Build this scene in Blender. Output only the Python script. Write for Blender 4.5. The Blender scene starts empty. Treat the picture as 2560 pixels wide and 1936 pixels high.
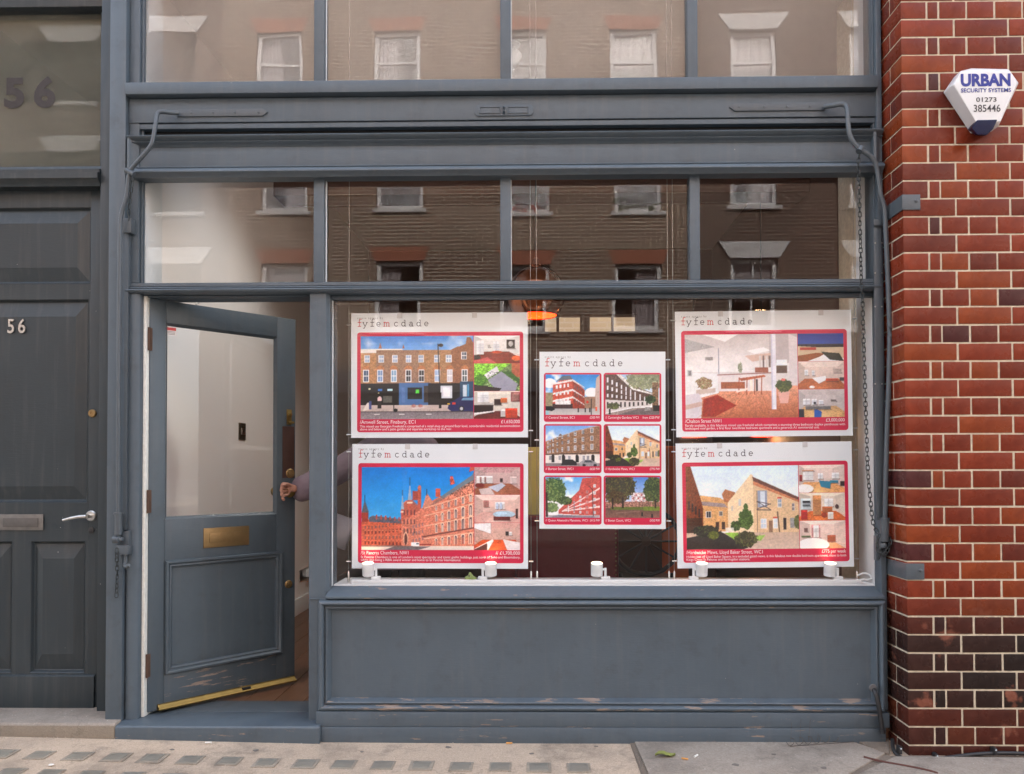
import bpy, bmesh, math, random
import numpy as np
from mathutils import Vector, Matrix
R = math.radians
random.seed(7)
rng = np.random.default_rng(11)
SC = bpy.context.scene
COL = SC.collection

# ------------------------------------------------------------------ camera
YAW, PITCH, ROLL = R(0.886), R(1.0195), R(-0.1264)
FOC, PPX, PPY = 1940.0, 1317.8, 1131.4          # photograph pixels (2560 wide)
CAM = Vector((0.0, -3.66, 1.30))
def _rot():
    rz = Matrix.Rotation(YAW, 3, 'Z')
    r0 = Matrix(((1, 0, 0), (0, 0, -1), (0, 1, 0)))
    return rz @ r0 @ Matrix.Rotation(PITCH, 3, 'X') @ Matrix.Rotation(ROLL, 3, 'Z')
ROT = _rot()
cd = bpy.data.cameras.new('camera')
cam = bpy.data.objects.new('camera', cd)
COL.objects.link(cam)
cam.matrix_world = Matrix.Translation(CAM) @ ROT.to_4x4()
cd.sensor_fit = 'HORIZONTAL'
cd.sensor_width = 36.0
cd.lens = 36.0 * FOC / 2560.0
cd.shift_x = (1280 - PPX) / 2560.0
cd.shift_y = (PPY - 968) / 2560.0
cd.clip_start = 0.05
cd.clip_end = 500
SC.camera = cam

# ------------------------------------------------------------------ world, sun, exposure
SUN_EL, SUN_AZ = R(38), R(6)
w = bpy.data.worlds.new('World'); SC.world = w; w.use_nodes = True
nt = w.node_tree; nt.nodes.clear()
sky = nt.nodes.new('ShaderNodeTexSky'); sky.sky_type = 'NISHITA'; sky.sun_disc = False
sky.sun_elevation = SUN_EL; sky.sun_rotation = SUN_AZ; sky.dust_density = 2.5; sky.ozone_density = 1.0
bg = nt.nodes.new('ShaderNodeBackground'); bg.inputs[1].default_value = 0.15
wo = nt.nodes.new('ShaderNodeOutputWorld')
hs = nt.nodes.new('ShaderNodeHueSaturation'); hs.inputs['Saturation'].default_value = .52     # milky, hazy daylight
nt.links.new(sky.outputs[0], hs.inputs['Color']); nt.links.new(hs.outputs[0], bg.inputs[0]); nt.links.new(bg.outputs[0], wo.inputs[0])
sl = bpy.data.lights.new('sun', 'SUN'); sl.energy = 2.0; sl.angle = R(0.6); sl.color = (1.0, 0.97, 0.93)
so = bpy.data.objects.new('sun', sl); COL.objects.link(so)
sd = Vector((math.sin(SUN_AZ) * math.cos(SUN_EL), math.cos(SUN_AZ) * math.cos(SUN_EL), math.sin(SUN_EL)))
so.rotation_euler = sd.to_track_quat('Z', 'Y').to_euler()
so.location = sd * 40
vs = SC.view_settings
vs.view_transform = 'Standard'; vs.look = 'None'; vs.gamma = 1.0; vs.use_curve_mapping = False
vs.exposure = 2.92
SC.cycles.max_bounces = 8
SC.cycles.diffuse_bounces = 3
SC.cycles.glossy_bounces = 4
SC.cycles.transparent_max_bounces = 16
SC.cycles.sample_clamp_indirect = 6.0
SC.cycles.use_denoising = True

# ------------------------------------------------------------------ pixel -> place at a known depth
def ray(px, py):
    return ROT @ Vector(((px - PPX) / FOC, -(py - PPY) / FOC, -1.0))
def at(px, py, Y):
    d = ray(px, py); return CAM + d * ((Y - CAM.y) / d.y)
def on_ground(px, py, Z):
    d = ray(px, py); return CAM + d * ((Z - CAM.z) / d.z)
def X(px, py, Y=0.0): return at(px, py, Y).x
def Z(px, py, Y=0.0): return at(px, py, Y).z

# ------------------------------------------------------------------ mesh helpers
class MB:
    def __init__(s): s.v = []; s.f = []; s.m = []; s.mi = 0
    def add(s, vs, fs):
        o = len(s.v); s.v += [tuple(p) for p in vs]
        s.f += [tuple(i + o for i in f) for f in fs]; s.m += [s.mi] * len(fs)
        return s
    def box(s, x0, x1, y0, y1, z0, z1):
        if x0 > x1: x0, x1 = x1, x0
        if y0 > y1: y0, y1 = y1, y0
        if z0 > z1: z0, z1 = z1, z0
        return s.add([(x0,y0,z0),(x1,y0,z0),(x1,y1,z0),(x0,y1,z0),(x0,y0,z1),(x1,y0,z1),(x1,y1,z1),(x0,y1,z1)],
                     [(0,3,2,1),(4,5,6,7),(0,1,5,4),(1,2,6,5),(2,3,7,6),(3,0,4,7)])
    def prism(s, poly, a0, a1, axis):
        """poly of 2d points extruded along axis 'x' (poly is y,z), 'y' (poly is x,z) or 'z' (poly is x,y)"""
        def mk(p, a):
            return (a, p[0], p[1]) if axis == 'x' else ((p[0], a, p[1]) if axis == 'y' else (p[0], p[1], a))
        n = len(poly)
        vs = [mk(p, a0) for p in poly] + [mk(p, a1) for p in poly]
        fs = [tuple(range(n)), tuple(range(2*n-1, n-1, -1))]
        fs += [(i, i+n, (i+1) % n + n, (i+1) % n) for i in range(n)]
        return s.add(vs, fs)
    def rings(s, x0, x1, z0, z1, prof, cap=True, back=None):
        """mitred rectangular moulding: prof = [(inset, y), ...]"""
        vs = []
        for i, y in prof:
            vs += [(x0+i, y, z0+i), (x1-i, y, z0+i), (x1-i, y, z1-i), (x0+i, y, z1-i)]
        fs = []
        for k in range(len(prof)-1):
            a, b = 4*k, 4*(k+1)
            for j in range(4):
                fs.append((a+j, a+(j+1) % 4, b+(j+1) % 4, b+j))
        if cap:
            a = 4*(len(prof)-1); fs.append((a, a+1, a+2, a+3))
        return s.add(vs, fs)
    def tube(s, pts, r, seg=10, cap=True):
        pts = [Vector(p) for p in pts]; n = len(pts)
        rs = r if isinstance(r, (list, tuple)) else [r]*n
        vs = []; up = None
        for i, p in enumerate(pts):
            t = (pts[min(i+1, n-1)] - pts[max(i-1, 0)]).normalized()
            if up is None:
                up = Vector((0, 0, 1)) if abs(t.z) < .9 else Vector((0, 1, 0))
            a = t.cross(up).normalized(); b = t.cross(a).normalized(); up = -b if False else up
            for k in range(seg):
                g = 2*math.pi*k/seg
                vs.append(p + a*math.cos(g)*rs[i] + b*math.sin(g)*rs[i])
        fs = []
        for i in range(n-1):
            for k in range(seg):
                fs.append((i*seg+k, i*seg+(k+1) % seg, (i+1)*seg+(k+1) % seg, (i+1)*seg+k))
        if cap:
            fs.append(tuple(range(seg-1, -1, -1))); fs.append(tuple((n-1)*seg+k for k in range(seg)))
        return s.add(vs, fs)
    def lathe(s, prof, c, axis='z', seg=20, cap=True):
        """prof = [(radius, height along axis)]"""
        c = Vector(c); vs = []; fs = []
        for r, h in prof:
            for k in range(seg):
                g = 2*math.pi*k/seg; a, b = r*math.cos(g), r*math.sin(g)
                vs.append(c + (Vector((a, b, h)) if axis == 'z' else (Vector((a, h, b)) if axis == 'y' else Vector((h, a, b)))))
        for i in range(len(prof)-1):
            for k in range(seg):
                fs.append((i*seg+k, i*seg+(k+1) % seg, (i+1)*seg+(k+1) % seg, (i+1)*seg+k))
        if cap:
            fs.append(tuple(range(seg-1, -1, -1))); fs.append(tuple((len(prof)-1)*seg+k for k in range(seg)))
        return s.add(vs, fs)
    def mesh(s, name, bevel=0, seg=2, smooth=False, fixn=True):
        me = bpy.data.meshes.new(name); me.from_pydata([tuple(p) for p in s.v], [], s.f)
        if any(s.m): me.polygons.foreach_set('material_index', s.m)
        if fixn or bevel:
            bm = bmesh.new(); bm.from_mesh(me)
            if fixn: bmesh.ops.recalc_face_normals(bm, faces=bm.faces)
            if bevel:
                es = [e for e in bm.edges if len(e.link_faces) == 2 and e.calc_face_angle(0) > R(35)]
                bmesh.ops.bevel(bm, geom=es, offset=bevel, segments=seg, profile=.6, affect='EDGES', clamp_overlap=True)
            bm.to_mesh(me); bm.free()
        if smooth:
            me.polygons.foreach_set('use_smooth', [True]*len(me.polygons))
            try: me.set_sharp_from_angle(angle=R(38))
            except Exception: pass
        me.update(); return me
    def build(s, name, mat, parent=None, bevel=0, seg=2, smooth=True, fixn=True):
        return link(name, s.mesh(name, bevel, seg, smooth, fixn), mat, parent)
def link(name, data, mat=None, parent=None):
    o = bpy.data.objects.new(name, data); COL.objects.link(o)
    if mat is not None:
        data.materials.clear()
        for m in (mat if isinstance(mat, (list, tuple)) else [mat]): data.materials.append(m)
    if parent is not None: o.parent = parent
    return o
def box(name, mat, parent, x0, x1, y0, y1, z0, z1, bevel=.0025, seg=2):
    return MB().box(x0, x1, y0, y1, z0, z1).build(name, mat, parent, bevel, seg)
def empty(name, loc=(0, 0, 0), rz=0):
    o = bpy.data.objects.new(name, None); COL.objects.link(o); o.location = loc; o.rotation_euler = (0, 0, rz)
    o.empty_display_size = .05
    return o
def tag(o, label=None, cat=None, group=None, kind=None):
    if label: o['label'] = label
    if cat: o['category'] = cat
    if group: o['group'] = group
    if kind: o['kind'] = kind
    return o
def thing(name, label, cat, loc=(0, 0, 0), group=None, rz=0):
    return tag(empty(name, loc, rz), label, cat, group)
def text(name, body, mat, parent, loc, size, rot=(R(90), 0, 0), ext=.0002, align='LEFT', sx=1.0, space=1.0, off=0.0):
    c = bpy.data.curves.new(name, 'FONT'); c.body = body; c.size = size; c.extrude = ext; c.align_x = align
    c.space_character = space; c.offset = off; c.resolution_u = 4
    o = bpy.data.objects.new(name, c); COL.objects.link(o); c.materials.append(mat)
    bpy.context.view_layer.update()
    me = bpy.data.meshes.new_from_object(o.evaluated_get(bpy.context.evaluated_depsgraph_get()))
    bpy.data.objects.remove(o); bpy.data.curves.remove(c)
    o = link(name, me, mat, parent)
    o.location = loc; o.rotation_euler = rot; o.scale = (sx, 1, 1)
    return o
def text_width(o):
    xs = [v.co.x for v in o.data.vertices]; return (max(xs)-min(xs)) * o.scale.x

# ------------------------------------------------------------------ materials
def newmat(name):
    m = bpy.data.materials.new(name); m.use_nodes = True
    t = m.node_tree; b = t.nodes['Principled BSDF']
    return m, t, b
def N(t, kind, **kw):
    n = t.nodes.new(kind)
    for k, v in kw.items():
        if k.startswith('i_'): n.inputs[k[2:].replace('_', ' ')].default_value = v
        else: setattr(n, k, v)
    return n
def mix(t, fac, a, b, mode='MIX'):
    n = t.nodes.new('ShaderNodeMix'); n.data_type = 'RGBA'; n.blend_type = mode
    for s, v in ((n.inputs[0], fac), (n.inputs[6], a), (n.inputs[7], b)):
        if hasattr(v, 'is_output') or isinstance(v, bpy.types.NodeSocket): t.links.new(v, s)
        else: s.default_value = v if not isinstance(v, tuple) or len(v) == 4 else (*v, 1)
    return n.outputs[2]
def ramp(t, src, p0, p1, c0=(0, 0, 0, 1), c1=(1, 1, 1, 1)):
    n = t.nodes.new('ShaderNodeValToRGB'); e = n.color_ramp.elements
    e[0].position, e[1].position = p0, p1; e[0].color, e[1].color = c0, c1
    t.links.new(src, n.inputs[0]); return n.outputs[0]
def math_(t, op, a, b=0.0):
    n = t.nodes.new('ShaderNodeMath'); n.operation = op
    for s, v in ((n.inputs[0], a), (n.inputs[1], b)):
        if isinstance(v, bpy.types.NodeSocket): t.links.new(v, s)
        else: s.default_value = v
    return n.outputs[0]
def coords(t, sc=(1, 1, 1), kind='Object'):
    tc = t.nodes.new('ShaderNodeTexCoord'); mp = t.nodes.new('ShaderNodeMapping')
    mp.inputs['Scale'].default_value = sc
    t.links.new(tc.outputs[kind], mp.inputs[0]); return mp.outputs[0]
def noise(t, vec, scale, detail=4, rough=.55, out=0):
    n = t.nodes.new('ShaderNodeTexNoise'); n.inputs['Scale'].default_value = scale
    n.inputs['Detail'].default_value = detail; n.inputs['Roughness'].default_value = rough
    t.links.new(vec, n.inputs['Vector']); return n.outputs[out]
def bump(t, b, h, strength=.2, dist=.002):
    n = t.nodes.new('ShaderNodeBump'); n.inputs['Strength'].default_value = strength; n.inputs['Distance'].default_value = dist
    t.links.new(h, n.inputs['Height']); t.links.new(n.outputs[0], b.inputs['Normal'])
def scaled(c, k): return tuple(min(1, x*k) for x in c[:3]) + (1,)
def simple(name, col, rough=.5, metal=0.0, var=.1, scale=9, bstr=.0, bscale=80, spec=.5, bdist=.001, coat=0.0):
    m, t, b = newmat(name); v = coords(t)
    n = noise(t, v, scale)
    c = mix(t, n, scaled(col, 1-var), scaled(col, 1+var))
    t.links.new(c, b.inputs['Base Color'])
    b.inputs['Roughness'].default_value = rough; b.inputs['Metallic'].default_value = metal
    b.inputs['Specular IOR Level'].default_value = spec
    b.inputs['Coat Weight'].default_value = coat
    if bstr: bump(t, b, noise(t, v, bscale), bstr, bdist)
    return m
def paint(name, col, rough=.42, chips=0.0, speck=.6, grain=(1, 1, 1), spec=.45):
    """aged gloss paint on wood: brush relief, blotches, white splashes and chipped patches down to bare wood"""
    m, t, b = newmat(name); v = coords(t)
    blot = noise(t, v, 3.0, 3, .6)
    fine = noise(t, v, 46, 2)
    c = mix(t, blot, scaled(col, .80), scaled(col, 1.18))
    drip = ramp(t, noise(t, coords(t, (16, 16, .9)), 2.0, 2, .6), .52, .78)
    c = mix(t, math_(t, 'MULTIPLY', drip, .14), c, (.20, .19, .17, 1))
    grime = ramp(t, noise(t, v, 8, 4, .7), .54, .80)
    c = mix(t, math_(t, 'MULTIPLY', grime, .42), c, (.045, .042, .038, 1))
    c = mix(t, math_(t, 'MULTIPLY', fine, .28), c, scaled(col, .72))
    vo = t.nodes.new('ShaderNodeTexVoronoi'); vo.inputs['Scale'].default_value = 17; t.links.new(v, vo.inputs['Vector'])
    sp = ramp(t, vo.outputs['Distance'], .020, .040, (1, 1, 1, 1), (0, 0, 0, 1))
    pick = ramp(t, noise(t, v, 2.3, 2), .56, .60)
    rr = math_(t, 'MULTIPLY', math_(t, 'MULTIPLY', sp, pick), speck)
    c = mix(t, rr, c, (.62, .62, .58, 1))
    h = math_(t, 'ADD', math_(t, 'MULTIPLY', fine, .8), noise(t, coords(t, (4, 40, 40) if grain == (1, 1, 1) else grain), 6, 2))
    if chips > 0:
        cv = coords(t, (2.6, 2.6, 26))
        cn = noise(t, cv, 2.2, 5, .68)
        cm = ramp(t, cn, .70-chips, .715-chips)
        wood = mix(t, noise(t, coords(t, (3, 3, 60)), 3, 4), (.15, .11, .085, 1), (.36, .29, .24, 1))
        c = mix(t, cm, c, wood)
        h = math_(t, 'SUBTRACT', h, math_(t, 'MULTIPLY', cm, 3.0))
        rg = math_(t, 'ADD', math_(t, 'MULTIPLY', cm, .4), rough)
        t.links.new(rg, b.inputs['Roughness'])
    else:
        rg = math_(t, 'ADD', math_(t, 'MULTIPLY', blot, .16), rough-.08)
        t.links.new(rg, b.inputs['Roughness'])
    t.links.new(c, b.inputs['Base Color'])
    b.inputs['Specular IOR Level'].default_value = spec
    bump(t, b, h, .30, .0016)
    return m
def glass(name, r0=.06, wave=0.0, wscale=4.0, tint=(1, 1, 1, 1), dirt=0.0, dcol=(.62, .58, .52, 1)):
    m = bpy.data.materials.new(name); m.use_nodes = True; t = m.node_tree; t.nodes.clear()
    out = t.nodes.new('ShaderNodeOutputMaterial')
    tr = t.nodes.new('ShaderNodeBsdfTransparent'); tr.inputs[0].default_value = tint
    gl = t.nodes.new('ShaderNodeBsdfAnisotropic') if False else t.nodes.new('ShaderNodeBsdfGlossy')
    gl.inputs['Roughness'].default_value = 0.0
    lw = t.nodes.new('ShaderNodeLayerWeight'); lw.inputs[0].default_value = .5
    f = math_(t, 'ADD', math_(t, 'MULTIPLY', math_(t, 'POWER', lw.outputs['Facing'], 5.0), 1-r0), r0)
    mx = t.nodes.new('ShaderNodeMixShader')
    t.links.new(f, mx.inputs[0]); t.links.new(tr.outputs[0], mx.inputs[1]); t.links.new(gl.outputs[0], mx.inputs[2])
    last = mx.outputs[0]
    if wave:
        v = coords(t, (1.0, 1.0, 1.6))
        bn = t.nodes.new('ShaderNodeBump'); bn.inputs['Strength'].default_value = 1.0; bn.inputs['Distance'].default_value = wave
        t.links.new(noise(t, v, wscale, 1.0, .4), bn.inputs['Height']); t.links.new(bn.outputs[0], gl.inputs['Normal'])
    if dirt:
        df = t.nodes.new('ShaderNodeBsdfDiffuse'); df.inputs[0].default_value = dcol
        v2 = coords(t)
        vo = t.nodes.new('ShaderNodeTexVoronoi'); vo.inputs['Scale'].default_value = 22; t.links.new(v2, vo.inputs['Vector'])
        sp = ramp(t, vo.outputs['Distance'], .015, .03, (1, 1, 1, 1), (0, 0, 0, 1))
        spots = math_(t, 'MULTIPLY', math_(t, 'MULTIPLY', sp, ramp(t, noise(t, v2, 3, 2), .55, .6)), .6)
        film = math_(t, 'MULTIPLY', math_(t, 'ADD', math_(t, 'MULTIPLY', noise(t, v2, 3, 5), .7), .15), dirt)
        m2 = t.nodes.new('ShaderNodeMixShader'); t.links.new(math_(t, 'ADD', spots, film), m2.inputs[0])
        t.links.new(last, m2.inputs[1]); t.links.new(df.outputs[0], m2.inputs[2]); last = m2.outputs[0]
    t.links.new(last, out.inputs[0])
    return m
def emit(name, col, strength):
    m, t, b = newmat(name)
    b.inputs['Base Color'].default_value = (*col, 1); b.inputs['Emission Color'].default_value = (*col, 1)
    b.inputs['Emission Strength'].default_value = strength
    m.cycles.emission_sampling = 'NONE'
    return m

BLUE = (.083, .109, .131)
M = {}
M['paint'] = paint('grey_blue_paint', BLUE)
M['paint_worn'] = paint('grey_blue_paint_worn', BLUE, chips=.055)
M['paint_chip'] = paint('grey_blue_paint_chipped', BLUE, chips=.125)
M['iron'] = paint('painted_iron', (.080, .098, .112), rough=.38, speck=.2)
M['door56'] = paint('dark_slate_paint', (.028, .039, .045), rough=.38, speck=.8)
M['shopdoor'] = paint('shop_door_paint', (.070, .093, .110), speck=.5)
M['shopdoor_worn'] = paint('shop_door_paint_worn', (.070, .093, .110), chips=.12)
M['white'] = simple('white_gloss', (.76, .79, .79), .35, var=.04)
M['wallwhite'] = simple('interior_white', (.82, .79, .76), .7, var=.04, scale=2)
M['ceiling'] = simple('ceiling_white', (.68, .64, .58), .8, var=.05, scale=1.5)
M['brownwall'] = simple('interior_brown', (.12, .062, .044), .7, var=.12, scale=1.2)
M['brass'] = simple('aged_brass', (.27, .185, .065), .5, 1.0, var=.25, scale=30, bstr=.1)
M['brassdull'] = simple('dull_brass', (.30, .20, .09), .42, .8, var=.25, scale=40, bstr=.1)
M['steel'] = simple('satin_steel', (.62, .62, .60), .28, 1.0, var=.06)
M['rust'] = simple('rusty_hinge', (.10, .055, .035), .7, .3, var=.4, scale=60, bstr=.3)
M['black'] = simple('black_rubber', (.022, .022, .023), .5, var=.2)
M['gap'] = simple('gap_shade_black', (.012, .012, .012), .9, var=.1)  # near-black, the shade of the blind board gaps put into the colour
M['glass'] = glass('window_glass', .021, .00012, 2.2)
M['glass_wavy'] = glass('old_wavy_glass', .042, .0004, 3.2, dirt=.26, dcol=(.58, .51, .44, 1))
M['glass_fan'] = glass('fanlight_glass', .018, .0004, 3.0, dirt=.42, dcol=(.34, .34, .28, 1))
M['glass_plain'] = glass('far_window_glass', .12)
M['letters'] = simple('worn_black_transfer', (.028, .022, .020), .6, var=.6, scale=40)
# ------------------------------------------------------------------ ground
GZ = .025
def ground_z(x): return GZ + .032 * max(0, min(1, (-.9 - x) / 1.6))
def concrete(name, c0, c1, grit=220, patch=1.6, bstr=.35):
    m, t, b = newmat(name); v = coords(t)
    c = mix(t, noise(t, v, patch, 5, .6), c0, c1)
    vo = t.nodes.new('ShaderNodeTexVoronoi'); vo.inputs['Scale'].default_value = grit; t.links.new(v, vo.inputs['Vector'])
    gr_ = ramp(t, vo.outputs['Color'], .05, .95, (.50, .46, .42, 1), (1.0, 1.0, 1.0, 1))
    c = mix(t, .75, c, gr_, 'MULTIPLY'); c = mix(t, .25, c, (.62, .52, .42, 1))
    st = ramp(t, noise(t, v, 7, 6, .65), .56, .72)
    c = mix(t, math_(t, 'MULTIPLY', st, .62), c, (.12, .105, .085, 1))
    v2 = t.nodes.new('ShaderNodeTexVoronoi'); v2.inputs['Scale'].default_value = 48; t.links.new(v, v2.inputs['Vector'])
    sp = math_(t, 'MULTIPLY', ramp(t, v2.outputs['Distance'], .10, .16, (1, 1, 1, 1), (0, 0, 0, 1)), ramp(t, noise(t, v, 30, 2), .56, .6))
    c = mix(t, math_(t, 'MULTIPLY', sp, .75), c, (.66, .60, .52, 1))
    big = ramp(t, noise(t, v, 2.6, 7, .7), .50, .70)
    c = mix(t, math_(t, 'MULTIPLY', big, .55), c, (.115, .095, .075, 1))
    vc = t.nodes.new('ShaderNodeTexVoronoi'); vc.feature = 'DISTANCE_TO_EDGE'; vc.inputs['Scale'].default_value = 1.3
    wv = t.nodes.new('ShaderNodeVectorMath'); wv.operation = 'ADD'; t.links.new(v, wv.inputs[0]); nn_ = noise(t, v, 5, 5, .7, 1); sc_ = t.nodes.new('ShaderNodeVectorMath'); sc_.operation = 'SCALE'; sc_.inputs['Scale'].default_value = .25; t.links.new(nn_, sc_.inputs[0]); t.links.new(sc_.outputs[0], wv.inputs[1]); t.links.new(wv.outputs[0], vc.inputs['Vector'])
    crk = ramp(t, vc.outputs['Distance'], .002, .006, (1, 1, 1, 1), (0, 0, 0, 1))
    c = mix(t, math_(t, 'MULTIPLY', crk, .25), c, (.05, .042, .034, 1))
    t.links.new(c, b.inputs['Base Color']); b.inputs['Roughness'].default_value = .85
    bump(t, b, math_(t, 'ADD', noise(t, v, 160, 4, .7), math_(t, 'MULTIPLY', vo.outputs['Distance'], 1.5)), bstr, .004)
    return m
M['concrete'] = concrete('beige_concrete', (.46, .345, .24, 1), (.68, .53, .38, 1))
M['slab'] = concrete('grey_paving_stone', (.22, .19, .155, 1), (.36, .315, .26, 1), 150)
M['stepstone'] = concrete('granite_step', (.17, .155, .13, 1), (.29, .265, .23, 1), 190)
M['mossystone'] = concrete('mossy_step_face', (.10, .085, .055, 1), (.17, .145, .10, 1), 190)
M['asphalt'] = concrete('asphalt', (.04, .04, .04, 1), (.065, .063, .06, 1), 120)
M['earth'] = concrete('brown_dirt', (.06, .042, .026, 1), (.13, .09, .055, 1), 150, 8, .8)

def sheet(name, mat, x0, x1, y0, y1, z=None, parent=None, dz=0.0, nx=24):
    mb = MB(); vs = []; xs = [x0 + (x1-x0)*i/nx for i in range(nx+1)]
    for y in (y0, y1):
        for x in xs: vs.append((x, y, (ground_z(x) if z is None else z) + dz))
    mb.add(vs, [(i, i+1, nx+2+i, nx+1+i) for i in range(nx)])
    return mb.build(name, mat, parent, smooth=True)
g = sheet('ground', M['asphalt'], -90, 90, -90, 90, -.16); tag(g, kind='structure')
pv = sheet('pavement', M['concrete'], -30, 30, -1.7, .9, None, nx=120); tag(pv, kind='structure')
kb = MB().box(-30, 30, -1.85, -1.7, -.15, GZ-.004).build('kerb', M['slab'], None, .01); tag(kb, kind='structure')
rd = sheet('road', M['asphalt'], -30, 30, -9.6, -1.85, -.11); tag(rd, kind='structure')
fp = MB().box(-30, 30, -13.2, -9.6, -.14, .02).build('far_pavement', M['slab'], None, .01); tag(fp, kind='structure')
# grey stone flags at the right, with open joints
xj = on_ground(1600, 1900, GZ).x
flags = [[(xj+.0, -.055), (X(2145, 1840, -.06)-.02, -.058), (X(2200, 1880, -.2)+.03, -.19), (xj+.62, -.62), (xj+.02, -.62)],
         [(X(2200, 1880, -.2)+.05, -.235), (2.35, -.245), (2.32, -.40), (1.95, -.55), (xj+.64, -.62)],
         [(2.37, -.245), (2.95, -.24), (2.95, -.62), (1.97, -.60), (2.34, -.42)],
         [(xj+.02, -.635), (xj+.63, -.635), (xj+.63, -1.3), (xj+.02, -1.3)], [(xj+.645, -.635), (2.0, -.62), (2.95, -.635), (2.95, -1.3), (xj+.645, -1.3)]]
MB().prism([(xj-.02, -.045), (X(2225, 1840, -.03), -.02), (X(2222, 1880, -.2), -.21), (3.2, -.21), (3.2, -1.32), (xj-.01, -1.32)], GZ+.0003, GZ+.0022, 'z').build('slab_bedding', M['earth'], pv)
for p in flags:
    MB().prism(p, GZ+.0005, GZ+.010, 'z').build('paving_slab', M['slab'], pv, .004)
MB().prism([(xj-.02, -.05), (xj+.0, -.05), (xj+.012, -.62), (xj-.006, -.62)], GZ+.0005, GZ+.004, 'z').build('open_joint', M['earth'], pv)
MB().prism([(X(2140, 1840, -.06), -.04), (X(2225, 1840, -.03), -.02), (X(2222, 1880, -.2), -.205), (X(2195, 1880, -.2)+.02, -.185)], GZ+.001, GZ+.013, 'z').build('dirt_patch', M['earth'], pv, .003)
# pavement lights: square glass lenses let into the concrete
M['rim'] = concrete('lens_rim', (.22, .195, .145, 1), (.33, .29, .22, 1), 200)
m, t, b = newmat('lens_glass'); v = coords(t)
t.links.new(mix(t, noise(t, v, 4.2, 5, .7), (.15, .13, .10, 1), (.33, .31, .255, 1)), b.inputs['Base Color'])
b.inputs['Roughness'].default_value = .32; bump(t, b, noise(t, v, 50, 3), .25, .003); M['lens'] = m
lens_me = None
row1 = [on_ground(x, y, GZ) for x, y in ((194, 1904.5), (1447, 1922))]
px_pitch = (row1[1].x - row1[0].x) / 13.0
def lens_mesh():
    a = MB(); a.rings(0, 0, 0, 0, [(0, 0)])
    return a
for r in range(4):
    for i in range(-3, 14):
        x = row1[0].x + i*px_pitch; yy = row1[0].y + (row1[1].y-row1[0].y)*i/13.0 - r*.195
        h = .050+random.uniform(-.003, .003); x += random.uniform(-.004, .004); yy += random.uniform(-.004, .004)
        rim = MB().prism([(x-h, yy-h), (x+h, yy-h), (x+h, yy+h), (x-h, yy+h)], ground_z(x)+.0005, ground_z(x)+.004, 'z').build('lens_rim', M['rim'], pv, .002)
        h = .039+random.uniform(-.004, .003)
        o = MB().prism([(x-h, yy-h), (x+h, yy-h), (x+h, yy+h), (x-h, yy+h)], ground_z(x)+.001, ground_z(x)+.0065, 'z').build('glass_lens', M['lens'], rim, .0025)

# ------------------------------------------------------------------ houses across the street (seen mirrored in the panes)
def brickmat(name, c1, c2, mortar, sx=1.0):
    m, t, b = newmat(name); tc = t.nodes.new('ShaderNodeTexCoord')
    sp = t.nodes.new('ShaderNodeSeparateXYZ'); t.links.new(tc.outputs['Object'], sp.inputs[0])
    cb = t.nodes.new('ShaderNodeCombineXYZ'); t.links.new(sp.outputs[0], cb.inputs[0]); t.links.new(sp.outputs[2], cb.inputs[1])
    br = t.nodes.new('ShaderNodeTexBrick'); t.links.new(cb.outputs[0], br.inputs['Vector'])
    br.inputs['Color1'].default_value = c1; br.inputs['Color2'].default_value = c2; br.inputs['Mortar'].default_value = mortar
    br.inputs['Scale'].default_value = 1.0; br.inputs['Mortar Size'].default_value = .013
    br.inputs['Brick Width'].default_value = .235; br.inputs['Row Height'].default_value = .078
    c = mix(t, math_(t, 'MULTIPLY', noise(t, cb.outputs[0], 1.1, 5), .55), br.outputs[0], scaled(c1, .45))
    t.links.new(c, b.inputs['Base Color']); b.inputs['Roughness'].default_value = .9
    return m
M['stock'] = brickmat('brown_stock_brick', (.215, .112, .068, 1), (.15, .076, .046, 1), (.58, .50, .40, 1))
M['stock2'] = brickmat('dark_stock_brick', (.125, .064, .045, 1), (.09, .048, .034, 1), (.30, .24, .19, 1))
M['redarch'] = simple('red_rubbed_brick', (.36, .13, .075), .85, var=.2, scale=8)
M['stonepaint'] = simple('white_stone', (.62, .58, .56), .8, var=.35, scale=14)
M['sash'] = simple('white_sash', (.78, .74, .73), .5, var=.04)
M['curtain'] = simple('pale_curtain', (.52, .45, .45), .9, var=.1, scale=3)
M['room'] = simple('dim_room', (.10, .09, .085), .9)
M['roofslate'] = simple('roof_slate', (.09, .09, .10), .7)
M['redflower'] = simple('red_geranium', (.45, .05, .04), .8, var=.3, scale=30)
M['greenleaf'] = simple('window_box_green', (.07, .10, .03), .8, var=.4, scale=30)
OY = -13.0
rows_ = [(4.25, 5.72), (6.85, 8.30), (9.42, 10.75)]
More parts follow.
